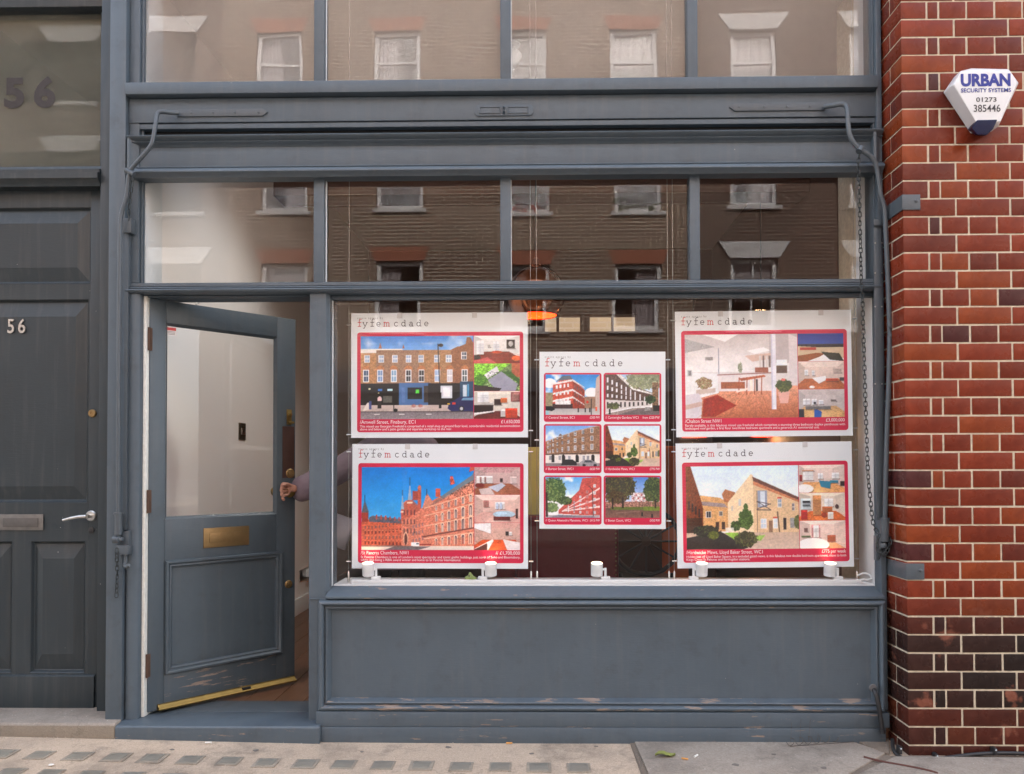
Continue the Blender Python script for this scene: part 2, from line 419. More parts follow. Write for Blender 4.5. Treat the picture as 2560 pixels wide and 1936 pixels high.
def house(x0, x1, cols, label, mat, style, ww=1.02, rows=rows_, top=12.6, boxes=()):
    root = thing('terraced_house', label, 'house', ((x0+x1)/2, OY, 0), 'terraced houses across the street')
    ox = (x0+x1)/2
    def loc(mb): mb.v = [(a-ox, b-OY, c) for a, b, c in mb.v]; return mb
    wb = MB(); zs = [0.02]
    for z0, z1 in rows: zs += [z0, z1]
    zs.append(top)
    for k in range(len(zs)-1):
        if k % 2 == 0: wb.box(x0, x1, OY-.35, OY, zs[k], zs[k+1])
        else:
            xs = [x0] + [e for c in cols for e in (c-ww/2, c+ww/2)] + [x1]
            for j in range(0, len(xs), 2): wb.box(xs[j], xs[j+1], OY-.35, OY, zs[k], zs[k+1])
    loc(wb).build('wall', mat, root, smooth=False)
    loc(MB().box(x0, x1, OY-7, OY-3.0, 0.02, top-.2)).build('rear_wall', M['room'], root)
    rf = loc(MB().prism([(OY+.05, top), (OY-3.2, top+2.0), (OY-7, top)], x0, x1, 'x')).build('roof', M['roofslate'], root)
    loc(MB().box(x0, x1, OY-.1, OY+.07, top-.35, top-.12)).build('cornice', M['stonepaint'], root, .02)
    loc(MB().box(x0+.6, x0+1.6, OY-3.6, OY-2.8, top+1, top+3.2)).build('chimney', mat, rf)
    n = 0
    for ri, (z0, z1) in enumerate(rows):
        for c in cols:
            a, b_ = c-ww/2, c+ww/2; yf = OY-.10; n += 1
            fr = MB()
            fr.box(a, a+.085, yf-.09, yf, z0, z1); fr.box(b_-.085, b_, yf-.09, yf, z0, z1)
            fr.box(a+.085, b_-.085, yf-.09, yf, z1-.08, z1); fr.box(a+.085, b_-.085, yf-.09, yf, z0, z0+.10)
            zm = (z0+z1)/2; fr.box(a+.085, b_-.085, yf-.07, yf-.01, zm-.03, zm+.03)
            if style == 'stone':
                fr.box(c-.015, c+.015, yf-.05, yf-.02, z0+.1, zm-.03); fr.box(c-.015, c+.015, yf-.05, yf-.02, zm+.03, z1-.08)
            f = loc(fr).build('window', M['sash'], root)
            loc(MB().box(a+.08, b_-.08, yf-.052, yf-.047, z0+.09, z1-.07)).build('pane', M['glass_plain'], f)
            cur = MB(); side = random.choice((0, 1, 2)); nx = 14
            w0, w1 = (a+.08, c) if side == 0 else ((c-.05, b_-.08) if side == 1 else (a+.08, b_-.08))
            zc0 = z0+.1 if side < 2 else zm-.1
            pts = [(w0+(w1-w0)*i/nx, yf-.16+.02*math.sin(i*2.4)) for i in range(nx+1)]
            cur.add([(p[0], p[1], zc0) for p in pts]+[(p[0], p[1], z1) for p in pts], [(i, i+1, nx+2+i, nx+1+i) for i in range(nx)])
            loc(cur).build('curtain', M['curtain'], f)
            loc(MB().box(a-.08, b_+.08, OY-.05, OY+.07, z0-.09, z0-.002)).build('sill', M['stonepaint'], f, .01)
            if style == 'brick':
                loc(MB().prism([(a-.02, z1+.002), (b_+.02, z1+.002), (b_+.14, z1+.30), (a-.14, z1+.30)], OY-.1, OY+.004, 'y')).build('lintel', M['redarch'], f)
            else:
                loc(MB().prism([(a-.02, z1+.002), (b_+.02, z1+.002), (b_+.26, z1+.36), (a-.26, z1+.36)], OY-.1, OY+.05, 'y')).build('lintel', M['stonepaint'], f)
            if (ri, round(c, 1)) in boxes:
                fl = MB()
                for q in range(26):
                    p = Vector((random.uniform(a, b_), OY+random.uniform(-.05, .1), z0+random.uniform(.02, .34))); s_ = random.uniform(.04, .08)
                    fl.add([p+Vector((s_*random.uniform(-1, 1), s_*random.uniform(-1, 1), s_*random.uniform(-1, 1))) for _ in range(4)], [(0, 1, 2), (0, 2, 3), (0, 3, 1), (1, 3, 2)])
                loc(fl).build('window_box_flowers', M['redflower'] if c < 1.5 else M['greenleaf'], f)
    # ground floor shop window and door
    sh = MB()
    for a, b_ in ((x0+.3, x0+1.3), (x0+1.6, x1-.4)):
        if b_-a < .5: continue
        sh.box(a, b_, OY+.002, OY+.08, .05, .5); sh.box(a, b_, OY+.002, OY+.12, 2.9, 3.4)
        q = a
        while q < b_+.01: sh.box(q-.05, q+.05, OY+.002, OY+.07, .5, 2.9); q += (b_-a)/max(1, round((b_-a)/1.1))
    loc(sh).build('shop_front', M['roofslate'], root)
    loc(MB().box(x0+.35, x1-.45, OY-.02, OY+.02, .5, 2.9)).build('shop_glass', M['black'], root)
    return root
house(-6.85, 3.35, [-5.62, -3.08, -.34, 2.09], 'brown brick terraced house with red brick window arches, reflected in the panes', M['stock'], 'brick', boxes=((1, -.3), (1, 2.1)))
house(3.35, 13.5, [4.62, 7.2, 9.8, 12.2], 'darker brick house with flared white lintels, reflected at the right of the panes', M['stock2'], 'stone')
house(-16.0, -6.85, [-7.95, -10.35, -12.9, -15.0], 'dark brick house with flared white lintels, reflected at the far left', M['stock2'], 'stone')
house(13.5, 24.0, [15, 17.5, 20, 22.5], 'plain brown brick house far along the opposite side, right end', M['stock'], 'brick')
house(-26.5, -16.0, [-17.5, -20, -22.5, -25], 'plain brown brick house far along the opposite side, left end', M['stock'], 'brick')

# ------------------------------------------------------------------ this building: shell and shop interior
M['wood_floor'] = None
m, t, b = newmat('dark_floorboards'); v = coords(t, (9, .8, 1))
t.links.new(mix(t, noise(t, v, 5, 6, .7), (.075, .034, .018, 1), (.22, .11, .06, 1)), b.inputs['Base Color'])
b.inputs['Roughness'].default_value = .35; M['wood_floor'] = m
FZ = .11; RD = 5.2
XW = -1.955            # left inner wall
XWR = 1.98             # right inner wall
CZ = 3.78
tag(MB().box(XW-.2, XWR+.2, .0, RD+.3, FZ-.15, FZ-.02).build('floor', M['wood_floor']), kind='structure')
fl = bpy.data.objects['floor']
nb = 26
for i in range(nb):
    a = XW + (XWR-XW)*i/nb; bb_ = XW + (XWR-XW)*(i+1)/nb
    MB().box(a+.0015, bb_-.0015, .27, RD, FZ-.02, FZ+random.uniform(-.0008, .0008)).build('floorboard', M['wood_floor'], fl, .001, 1)
tag(MB().box(XW-.25, XW, .205, RD+.2, FZ-.02, CZ).build('wall_left', M['wallwhite']), kind='structure')
box('skirting_board', M['white'], bpy.data.objects['wall_left'], XW, XW+.018, .12, RD, FZ, FZ+.13, .004)
tag(MB().box(XWR, XWR+.25, .22, RD+.2, FZ-.02, CZ).build('wall_right', M['brownwall']), kind='structure')
tag(MB().box(XW-.3, XWR+.3, .03, RD+.3, CZ, CZ+.15).build('ceiling', M['ceiling']), kind='structure')
# back wall with a high strip window
bx0, bx1 = X(1355, 800, RD), X(1592, 800, RD); bz1, bz0 = Z(1480, 786, RD), Z(1480, 829, RD)
bw = MB(); bw.box(XW-.2, bx0, RD, RD+.2, FZ-.02, CZ); bw.box(bx1, XWR+.2, RD, RD+.2, FZ-.02, CZ)
bw.box(bx0, bx1, RD, RD+.2, FZ-.02, bz0); bw.box(bx0, bx1, RD, RD+.2, bz1, CZ)
bwo = tag(bw.build('wall_back', M['brownwall']), kind='structure')
fr = MB()
for a, b_ in ((1363, 1391), (1398, 1451), (1475, 1530), (1535, 1590)):
    pass
wbk = thing('rear_strip_window', 'row of small bright panes high on the dark back wall of the shop', 'window', (0, RD, 0))
def lc(mb, o): 
    L = o.location; mb.v = [(a-L[0], b-L[1], c-L[2]) for a, b, c in mb.v]; return mb
edges = [X(p, 805, RD) for p in (1355, 1363, 1391, 1398, 1451, 1475, 1530, 1535, 1590, 1592)]
fr = MB()
for k in range(0, 10, 2): fr.box(edges[k], edges[k+1], RD+.03, RD+.12, bz0, bz1)
lc(fr, wbk).build('window_frame', M['brownwall'], wbk, .004)
for k in range(1, 9, 2): lc(MB().box(edges[k], edges[k+1], RD+.07, RD+.076, bz0, bz1), wbk).build('pane', M['glass_plain'], wbk)
M['yardwall'] = brickmat('pale_yard_brick', (.62, .58, .44, 1), (.52, .48, .36, 1), (.6, .58, .5, 1))
tag(MB().box(-6, 6, RD+1.8, RD+2.0, -.1, 4.2).build('yard_wall', M['yardwall']), kind='structure')
# upper storeys and neighbours (above and beside the frame)
up = MB(); up.box(-9, 9, -.02, .30, 4.02, 10.6); up.box(-9, 9, RD, RD+.3, CZ+.16, 10.6); up.box(-9, 9, .30, RD, 10.3, 10.6)
up.box(-9, -8.7, .3, RD, 0, 10.3); up.box(8.7, 9, .3, RD, 0, 10.3)
up.box(-9, 9, .30, RD, CZ+.16, CZ+.4)
tag(up.build('upper_facade', M['stock'], smooth=False), 'brown brick upper storeys over the grey shopfront', 'building')
nl = MB(); nl.box(-9, -3.05, -.02, .3, 0, 4.02); tag(nl.build('left_neighbour_wall', M['stock'], smooth=False), 'brown brick wall left of the number 56 door', 'wall')
hall = MB(); hall.box(-3.3, -3.05, .3, 3.0, 0, CZ+.15); hall.box(-3.05, XW-.25, 3.0, 3.2, 0, CZ+.15); hall.box(-3.05, XW-.3, .22, 3.0, CZ, CZ+.15); hall.box(-3.05, XW-.25, .2, 3.0, -.02, FZ)
M['hall'] = simple('hall_drab_green', (.19, .18, .14), .8, var=.1, scale=1)
tag(hall.build('hall_walls', M['hall'], smooth=False), kind='structure')
# ------------------------------------------------------------------ the shopfront joinery
SF = thing('shopfront', 'grey-blue painted timber shopfront with mullioned panes and panelled stall riser', 'shopfront')
xp0, xp1, xj1 = X(268, 1240, -.03), X(308, 1500, -.03), X(347.5, 1300, -.015)
xg0, xg1 = X(357, 580, .010), 1.587
xr1 = X(2215, 1300, -.02)
TOPZ = 4.02
zt_bar0, zt_bar1 = 2.123, 2.1755
PB = M['paint']
box('pilaster', PB, SF, xp0, xp1-.0015, -.035, .20, .10, TOPZ, .004)
# round-nosed door jamb below the transom
n = 10; pr = [(xp1, .16), (xp1, -.004)] + [(xp1+(xj1-xp1)*(.5-.5*math.cos(math.pi*k/n)), -.004-.020*math.sin(math.pi*k/n)) for k in range(1, n)] + [(xj1, -.004), (xj1, .16)]
MB().prism(pr, .10, zt_bar0-.002, 'z').build('door_jamb', PB, SF)
box('white_door_stop', simple('flaking_white', (.72, .72, .66), .6, var=.2, scale=60), SF, xj1+.001, xj1+.016, .012, .11, .115, zt_bar0-.004, .002)
box('side_frame', PB, SF, xp1, xg0-.012, -.006, .040, zt_bar1+.002, TOPZ, .004)
box('side_bead', PB, SF, xg0-.0115, xg0, .010, .030, zt_bar1+.002, TOPZ, .003)
box('right_post', PB, SF, xg1, xr1, -.022, .050, .167, TOPZ, .004)
box('post_bead', PB, SF, xg1-.008, xg1-.0005, .0, .10, zt_bar1+.002, TOPZ, .002)
# horizontal members
zug = 3.120
box('window_rail', PB, SF, xp1+.002, xg1-.001, -.050, .12, 3.0635, zug, .004)
zb1, zb0 = 3.072, 2.9436
box('gap_shade_strip', M['gap'], SF, xp1+.003, xg1-.001, .002, .11, zb1-.003, 3.0632, .0)  # black strip painting the shade between rail and blind board
box('blind_board', PB, SF, xp1+.001, xg1+.004, -.012, .10, zb0, 3.0585, .004)
box('blind_lip', PB, SF, xp1+.002, xg1+.003, -.004, .10, 2.9165, zb0-.0025, .003)
box('gap_shade_strip', M['gap'], SF, xp1+.003, xg1-.001, .030, .11, 2.85, 2.916, .0)  # black backing, paints the shadow line above the fascia crown
zc = 2.869
crown = [(.028, zc), (-.048, zc), (-.052, zc-.004), (-.050, zc-.009), (-.040, zc-.015), (-.028, zc-.021), (-.026, zc-.024), (-.034, zc-.0245), (-.038, zc-.028), (-.036, zc-.031), (-.024, zc-.035), (-.018, zc-.040), (-.0125, zc-.0462), (.028, zc-.0462)]
xf0 = X(316, 340, -.05)
MB().prism(crown, xf0, xr1-.004, 'x').build('fascia_crown_moulding', PB, SF)
box('fascia_board', PB, SF, xf0+.02, xr1-.010, -.012, .08, 2.729, zc-.0465, .001)
bead = [(.028, 2.7285), (-.022, 2.7285), (-.027, 2.7265), (-.028, 2.723), (-.025, 2.7195), (-.012, 2.7190), (-.012, 2.7145), (-.034, 2.7138), (-.046, 2.7105), (-.055, 2.704), (-.060, 2.696), (-.060, 2.689), (-.052, 2.682), (-.042, 2.676), (-.036, 2.6685), (.028, 2.668)]
MB().prism(bead, xf0+.026, xr1-.006, 'x').build('fascia_bead', PB, SF)
for a, b_ in ((xf0, xf0+.045), (xr1-.050, xr1-.006)):
    sgn = 1
    mo = MB(); mo.prism([(a, .02), (a, -.044), (a+.012, -.046), (a+.020, -.034), (a+.030, -.030), (b_, -.018), (b_, .02)], 2.69, zc-.002, 'z')
    mo.build('fascia_end_moulding', PB, SF)
box('transom_head', PB, SF, xp1+.002, xg1-.001, -.004, .040, 2.6745, 2.73, .002)
# mullions of the two upper rows
for px0, px1, yy in ((785, 812, 100), (1250.6, 1277, 100), (1717.5, 1744, 100)):
    box('mullion', PB, SF, X(px0, yy, .0), X(px1, yy, .0), -.004, .060, zug+.001, TOPZ, .005)
for px0, px1, yy in ((784, 811, 580), (1250.6, 1277, 580), (1724, 1750, 580)):
    box('mullion', PB, SF, X(px0, yy, .0), X(px1, yy, .0), -.004, .060, zt_bar1+.001, 2.6740, .005)
# transom bar with its mouldings
tb = [(.12, zt_bar1), (-.010, zt_bar1), (-.014, zt_bar1-.003), (-.014, zt_bar1-.017), (-.010, zt_bar1-.0185), (-.010, zt_bar1-.022), (-.024, zt_bar1-.023), (-.026, zt_bar1-.027), (-.022, zt_bar1-.030), (-.022, zt_bar1-.033), (-.036, zt_bar1-.034), (-.039, zt_bar1-.039), (-.036, zt_bar1-.045), (-.024, zt_bar0), (.12, zt_bar0)]
MB().prism(tb, xp1+.003, xg1+.008, 'x').build('transom_bar', PB, SF)
ch = MB(); hz = Z(1400, 749, .05)
box('window_head', PB, SF, X(824, 800, .03), xg1-.001, .03, .060, hz, zt_bar0-.002, .003)
zdh = Z(500, 744, .02)
box('door_head', PB, SF, xj1, X(772, 745, .0), .02, .15, zdh+.003, zt_bar0-.002, .003)
# post between door and display window
xm0, xm1, xm2 = X(772.5, 1200, -.01), X(816, 1200, -.01), X(830, 1200, .045)
MB().prism([(xm0, .14), (xm0, -.006), (xm0+.004, -.010), (xm1-.004, -.010), (xm1, -.006), (xm1+.004, .004), (xm1+.010, .010), (xm2, .045), (xm2, .14)], .10, zt_bar0-.001, 'z').build('door_mullion', PB, SF)
# glazing
def pane(x0, x1, z0, z1, y, mat, tx=0.0, tz=0.0, name='window_pane', parent=SF):
    o = MB().box(-(x1-x0)/2, (x1-x0)/2, -.002, .002, -(z1-z0)/2, (z1-z0)/2).build(name, mat, parent, smooth=False)
    o.location = ((x0+x1)/2, y, (z0+z1)/2); o.rotation_euler = (tx, 0, tz); return o
for rowm, z0, z1, eds, yy in (('glass_wavy', zug-.004, TOPZ, (362, 786, 811, 1251, 1276, 1718, 1743, 2186), 100), ('glass', zt_bar1-.004, 2.678, (356, 785, 810, 1251, 1276, 1725, 1749, 2192), 580)):
    for k in range(4):
        x0_, x1_ = X(eds[2*k], yy, .02)-.005, X(eds[2*k+1], yy, .02)+.005
        if k == 3: x1_ = xg1+.003
        pane(x0_, x1_, z0, z1, .035, M[rowm], R(random.uniform(-.12, .12)), R(random.uniform(-.18, .18)))
zsill = Z(1500, 1465, .05)
pane(xm2-.006, xg1+.004, zsill-.004, hz+.004, .055, M['glass'], name='display_pane')
# white inner reveal at the right and pale putty lines
box('window_reveal', M['white'], SF, xg1+.002, xr1+.06, .062, .235, .70, TOPZ-.1, .002)
box('post_backing', M['white'], SF, xg1+.006, xr1+.06, .0505, .0615, .10, TOPZ, .0)
box('window_reveal', M['white'], SF, xg0-.09, xg0-.002, .042, .204, zt_bar1, TOPZ-.1, .002)
for px_ in (812, 1277.5):
    for yy_, z0, z1 in ((100, zug+.002, TOPZ), (580, zt_bar1+.002, 2.674)):
        x_ = X(px_-1, yy_, .0); box('putty_line', M['white'], SF, x_+.0005, x_+.004, .02, .032, z0, z1, .0005, 1)
x_ = xm2; box('putty_line', M['white'], SF, x_, x_+.004, .043, .052, zsill, hz, .0005, 1)
# sill
sl_ = [(.12, zsill-.002), (.052, zsill-.002), (.048, zsill-.006), (-.046, zsill-.030), (-.052, zsill-.036), (-.052, zsill-.044), (-.046, zsill-.048), (-.02, zsill-.050), (.12, zsill-.050)]
MB().prism(sl_, X(818, 1475, -.02), xg1+.002, 'x').build('sill', M['paint_worn'], SF)
box('apron_board', PB, SF, xm0+.004, xr1-.004, -.020, .12, .676, zsill-.0505, .002)
# stall riser
sx0, sx1, sz0, sz1 = X(796, 1600, -.05), X(2213, 1600, -.05), .166, .677
rp = [(0, .0), (0, -.050), (.003, -.057), (.009, -.061), (.016, -.061), (.021, -.056), (.024, -.048), (.025, -.036), (.029, -.036), (.030, -.042), (.035, -.045), (.040, -.042), (.043, -.034), (.047, -.026), (.052, -.0138)]
for k, (nm) in enumerate(('stall_moulding', 'stall_moulding', 'stall_moulding', 'stall_moulding')):
    vs_ = []
    for i, y in rp: vs_.append([(sx0+i, y, sz0+i), (sx1-i, y, sz0+i), (sx1-i, y, sz1-i), (sx0+i, y, sz1-i)])
    a = k; b_ = (k+1) % 4; mb = MB(); pts = []; n = len(rp)
    mb.add([r_[a] for r_ in vs_] + [r_[b_] for r_ in vs_], [(i, i+1, n+i+1, n+i) for i in range(n-1)])
    mb.build('stall_moulding', M['paint_chip'] if k == 0 else (M['paint_worn'] if k == 2 else PB), SF, fixn=False)
box('stall_panel', PB, SF, sx0+.05, sx1-.05, -.0135, .10, sz0+.05, sz1-.05, .0)
box('plinth_board', M['paint_worn'], SF, X(790, 1790, -.06), xr1-.012, -.064, .12, .0985, .1655, .004)
box('plinth_board', M['paint_worn'], SF, X(803, 1830, -.06), xr1-.03, -.068, .12, GZ-.01, .0975, .005)
# painted doorstep and threshold
st = thing('doorstep', 'grey-blue painted stone step at the open shop door', 'step')
xs0, xs1 = X(287, 1830, -.09), X(800, 1830, -.08)
MB().prism([(.10, GZ-.02), (-.090, GZ-.02), (-.090, .098), (-.084, .106), (-.02, .113), (.10, .116)], xs0, xs1, 'x').build('step_block', M['paint_worn'], st, .003)
box('threshold', M['iron'], st, xj1-.01, xm0-.0005, .1005, .268, .05, .1165, .003)
# concrete step of number 56
st2 = thing('stone_step', 'weathered granite step under the number 56 door', 'step')
MB().prism([(.22, GZ), (-.088, GZ), (-.088, .108), (-.080, .117), (.22, .128)], -3.05, xs0-.001, 'x').build('step_block', M['stepstone'], st2, .004)
MB().box(-3.04, xs0-.003, -.0915, -.0885, GZ-.01, .1065).build('step_face', M['mossystone'], st2, .001)
# ------------------------------------------------------------------ display shelf
SH = thing('window_shelf', 'white painted display shelf running along the inside of the window', 'shelf')
box('shelf_board', M['white'], SH, xm2+.001, xg1+.011, .066, .30, zsill-.03, zsill+.004, .004)
box('cable_trunking', M['white'], SH, X(882, 1455, .10), X(2148, 1455, .10), .070, .105, zsill+.0045, zsill+.026, .004)

# ------------------------------------------------------------------ shop door, standing open
hx, hy = xj1+.020, .035
Yf = .596; fe = at(738, 1250, Yf)
dv = Vector((fe.x-hx, fe.y-hy, 0)); DW = dv.length; DA = math.atan2(dv.y, dv.x)
SD = thing('shop_door', 'grey-blue half-glazed shop door standing ajar with brass letter plate', 'door', (hx, hy, 0), rz=DA)
du = dv.normalized(); dn = Vector((du.y, -du.x, 0))   # outward normal of the outer face
def D(px, py):
    d = ray(px, py); t_ = ((Vector((hx, hy, 0))-CAM).dot(dn)) / d.dot(dn); p = CAM + d*t_
    return ((p-Vector((hx, hy, 0))).dot(du), p.z)
dz0, dz1 = .128, D(550, 772)[1]
tp = [D(368, 744), D(738, 800), D(360, 1782), D(737, 1700)]
dz1 = (tp[0][1]+tp[1][1])/2
gu0, gu1 = D(414, 1050)[0], D(692.5, 1050)[0]; gz1 = (D(414, 809)[1]+D(693, 841)[1])/2; gz0 = (D(413, 1300)[1]+D(692, 1285)[1])/2
pu0, pu1 = D(411, 1550)[0], D(704, 1500)[0]; pz1 = (D(411, 1403)[1]+D(703, 1377)[1])/2; pz0 = (D(411, 1689)[1]+D(704.5, 1630)[1])/2
TH = .044
DP = M['shopdoor']
box('door_stile', DP, SD, .0, gu0, 0, TH, dz0, dz1, .003)
box('door_stile', DP, SD, gu1, DW, 0, TH, dz0, dz1, .003)
box('door_rail', DP, SD, gu0+.0005, gu1-.0005, .0006, TH-.0006, gz1, dz1, .002)
box('door_rail', M['shopdoor_worn'] if False else DP, SD, gu0+.0005, gu1-.0005, .0006, TH-.0006, pz1-.02, gz0, .002)
box('bottom_rail', M['shopdoor_worn'], SD, gu0+.0005, gu1-.0005, .0006, TH-.0006, dz0, pz0+.02, .002)
box('door_panel', DP, SD, gu0+.0005, gu1-.0005, .008, TH-.008, pz0+.0205, pz1-.0205, .0)
mo = MB().rings(pu0, pu1, pz0, pz1, [(0, .0), (0, -.012), (.004, -.018), (.012, -.018), (.018, -.010), (.022, -.008), (.028, -.010), (.033, -.006), (.036, .0085)], cap=False)
mo.build('panel_moulding', DP, SD, fixn=False)
mo = MB().rings(gu0, gu1, gz0, gz1, [(0, .001), (.003, .004), (.010, .012), (.013, .018)], cap=False); mo.build('glazing_bead', DP, SD, fixn=False)
MB().box(gu0+.005, gu1-.005, .018, .022, gz0+.005, gz1-.005).build('door_pane', M['glass'], SD, smooth=False)
# brass letter plate
lu0, lu1 = D(508, 1345)[0], D(622, 1335)[0]; lz1 = (D(508, 1321)[1]+D(622, 1315)[1])/2; lz0 = (D(508, 1371)[1]+D(622, 1362)[1])/2
lp = box('letter_plate', M['brassdull'], SD, lu0, lu1, -.005, -.0003, lz0, lz1, .0015)
iw, ih = (lu1-lu0), (lz1-lz0)
box('letter_flap', M['brassdull'], lp, lu0+.12*iw, lu1-.1*iw, -.0085, -.0052, lz0+.25*ih, lz1-.27*ih, .001)
# weather bar
wb_ = MB(); wb_.prism([(.0, dz0+.002), (-.026, dz0+.002), (-.029, dz0+.009), (-.022, dz0+.016), (-.014, dz0+.020), (-.009, dz0+.027), (0, dz0+.029)], .045, DW-.004, 'x')
o = wb_.build('brass_weather_bar', M['brass'], SD)
box('bar_gap', M['black'], o, D(602, 1730)[0], D(622, 1722)[0], -.025, -.0125, dz0+.015, dz0+.026, .001)
def rosette(name, u, z, r, mat, parent=SD, deep=.012):
    return MB().lathe([(r, 0), (r, -.004), (r*.82, -.007), (r*.78, -.006), (r*.6, -.006), (r*.56, -deep), (r*.3, -deep-.001)], (u, 0, z), 'y', 20).build(name, mat, parent)
u, z = D(723, 1037); la = box('night_latch', M['brass'], SD, u-.016, u+.014, -.004, -.0003, z-.055, z+.028, .003)
MB().lathe([(.014, -.004), (.014, -.010), (.010, -.012)], (u, 0, z), 'y', 16).build('latch_cylinder', M['brass'], la)
box('latch_pull', M['brass'], la, u-.014, u+.020, -.022, -.0045, z-.050, z-.038, .002)
u0_, z1_ = D(706, 1066); u1_, z0_ = D(735, 1195)
box('push_plate', simple('brown_push_plate', (.055, .026, .020), .35, var=.3, scale=20), SD, u0_, min(u1_, DW-.004), -.003, -.0003, z0_, z1_, .004)
u, z = D(725, 1184); rosette('mortice_lock', u, z, .026, M['brassdull'])
u, z = D(712, 1230); KU, KZ = u, z
MB().lathe([(.020, 0), (.020, -.004), (.010, -.008), (.009, -.030), (.024, -.040), (.030, -.052), (.027, -.064), (.012, -.070)], (u, 0, z), 'y', 20).build('door_knob', M['brass'], SD)
MB().lathe([(.020, TH), (.020, TH+.004), (.010, TH+.008), (.009, TH+.030), (.024, TH+.040), (.030, TH+.052), (.027, TH+.064), (.012, TH+.070)], (u, 0, z), 'y', 20).build('door_knob', M['brass'], SD)
u, z = D(721, 1461); rosette('lower_lock', u, z, .022, M['brassdull'])
for yy in (848, 1254, 1665):
    z = Z(354, yy, .03); hg = box('hinge', M['rust'], SD, -.014, .012, -.004, -.0004, z-.055, z+.055, .002)
    MB().tube([(-.006, -.009, z-.055), (-.006, -.009, z+.055)], .006, 10).build('hinge_pin', M['rust'], hg)
# warning sticker inside the glass
u0_, z1_ = D(415, 806); u1_, z0_ = D(444, 840)
stk = box('warning_sticker', simple('sticker_white', (.78, .76, .75), .4), SD, u0_, u1_, .0165, .0175, z0_, z1_, 0)
hgt = z1_-z0_; wdt = u1_-u0_
SR = simple('sticker_red', (.62, .05, .05), .4); SGY = simple('sticker_grey_print', (.28, .25, .26), .5)
box('sticker_band', SR, stk, u0_+.002, u1_-.002, .0157, .0163, z0_+.42*hgt, z0_+.66*hgt, 0)
box('sticker_band', SR, stk, u0_, u1_, .0157, .0163, z1_-.06*hgt, z1_, 0)
for k in range(3): box('sticker_print', SGY, stk, u0_+.12*wdt, u1_-.1*wdt, .0158, .0163, z0_+(.08+.11*k)*hgt, z0_+(.13+.11*k)*hgt, 0)
box('sticker_print', SGY, stk, u0_+.08*wdt, u1_-.08*wdt, .0158, .0163, z1_-.24*hgt, z1_-.16*hgt, 0)
# overhead closer arm seen above the door
ca = MB(); p0 = at(512, 744, .55); p1 = at(490, 762, .50); ca.tube([p0, p1], .005, 8)
cl = tag(ca.build('door_stay', M['steel']), 'thin steel stay rod above the open door', 'rod')

# ------------------------------------------------------------------ number 56 door
Y56 = .13
D5 = thing('number_56_door', 'dark slate panelled front door with silver 56 numerals and lever handle', 'door')
MT = M['door56']
c56 = 54.5
xd1 = X(243.5, 1240, Y56); xc = X(c56, 1240, Y56); xd0 = 2*xc-xd1
def mx(x): return 2*xc-x
xjb = X(245, 1240, .075)
zd0, zd1 = Z(120, 1772, Y56), Z(120, 474, Y56)
def panel(xa, xb, za, zb, fa, fz0, fz1):
    # recessed raised-and-fielded panel: sunk edge, bevel up to the field
    mb = MB(); pr_ = [(xa, za), (xb, za), (xb, zb), (xa, zb)]
    il, ir, ib, it = fa[0]-xa, xb-fa[1], fz0-za, zb-fz1
    rr = [((0, 0, 0, 0), Y56), ((.004,)*4, Y56+.004), ((.010,)*4, Y56+.016), ((.014,)*4, Y56+.018), ((il, ir, ib, it), Y56+.003), ((il+.003, ir+.003, ib+.003, it+.003), Y56+.002)]
    vs_ = []
    for (l, r, b__, t__), y in rr: vs_ += [(xa+l, y, za+b__), (xb-r, y, za+b__), (xb-r, y, zb-t__), (xa+l, y, zb-t__)]
    fs_ = []
    for k in range(len(rr)-1):
        for j in range(4): fs_.append((4*k+j, 4*k+(j+1) % 4, 4*k+4+(j+1) % 4, 4*k+4+j))
    e = 4*(len(rr)-1); fs_.append((e, e+1, e+2, e+3)); mb.add(vs_, fs_)
    return mb.build('door_panel', MT, D5, fixn=False, smooth=False)
def zz(y): return Z(120, y, Y56)
def xx(x): return X(x, 1200, Y56)
pans = [(mx(xx(222)), xx(222), zz(710), zz(519), (mx(xx(190)), xx(190)), zz(671), zz(557)),
        (mx(xx(218)), xx(218), zz(1257), zz(749), (mx(xx(187)), xx(187)), zz(1218), zz(790)),
        (xx(78), xx(214), zz(1683), zz(1354), (xx(107), xx(187)), zz(1638), zz(1395)),
        (mx(xx(214)), mx(xx(78)), zz(1683), zz(1354), (mx(xx(187)), mx(xx(107))), zz(1638), zz(1395))]
for p in pans: panel(*p)
# stiles and rails around the panels
mb = lambda *a: box('door_stile', MT, D5, *a)
xo = xx(218); xi = xx(222)
for a, b_ in ((xi, xjb+.012), (mx(xjb+.012), mx(xi))): box('door_stile', MT, D5, a, b_, Y56, Y56+.045, zd0, zd1, .002)
for a, b_, z0, z1 in ((mx(xi), xi, zz(519), zd1), (mx(xi), xi, zz(749), zz(710)), (mx(xi), xi, zz(1354), zz(1257)), (mx(xi), xi, zd0, zz(1683))):
    box('door_rail', MT, D5, a+.0005, b_-.0005, Y56+.0008, Y56+.045, z0, z1, .0)
for a, b_ in ((xo, xi), (mx(xi), mx(xo))): box('panel_edge', MT, D5, a, b_, Y56+.001, Y56+.045, zz(1257), zz(749), 0)
for a, b_ in ((xx(214), xi), (mx(xi), mx(xx(214)))): box('panel_edge', MT, D5, a, b_, Y56+.001, Y56+.045, zz(1683), zz(1354), 0)
box('door_muntin', MT, D5, mx(xx(78)), xx(78), Y56+.001, Y56+.045, zz(1683), zz(1354), 0)
wbx = MB().prism([(Y56-.0005, zz(1686)), (Y56-.012, zz(1690)), (Y56-.014, zd0+.006), (Y56-.0005, zd0+.006)], xd0+.01, xd1-.004, 'x').build('weather_board', MT, D5, .001)
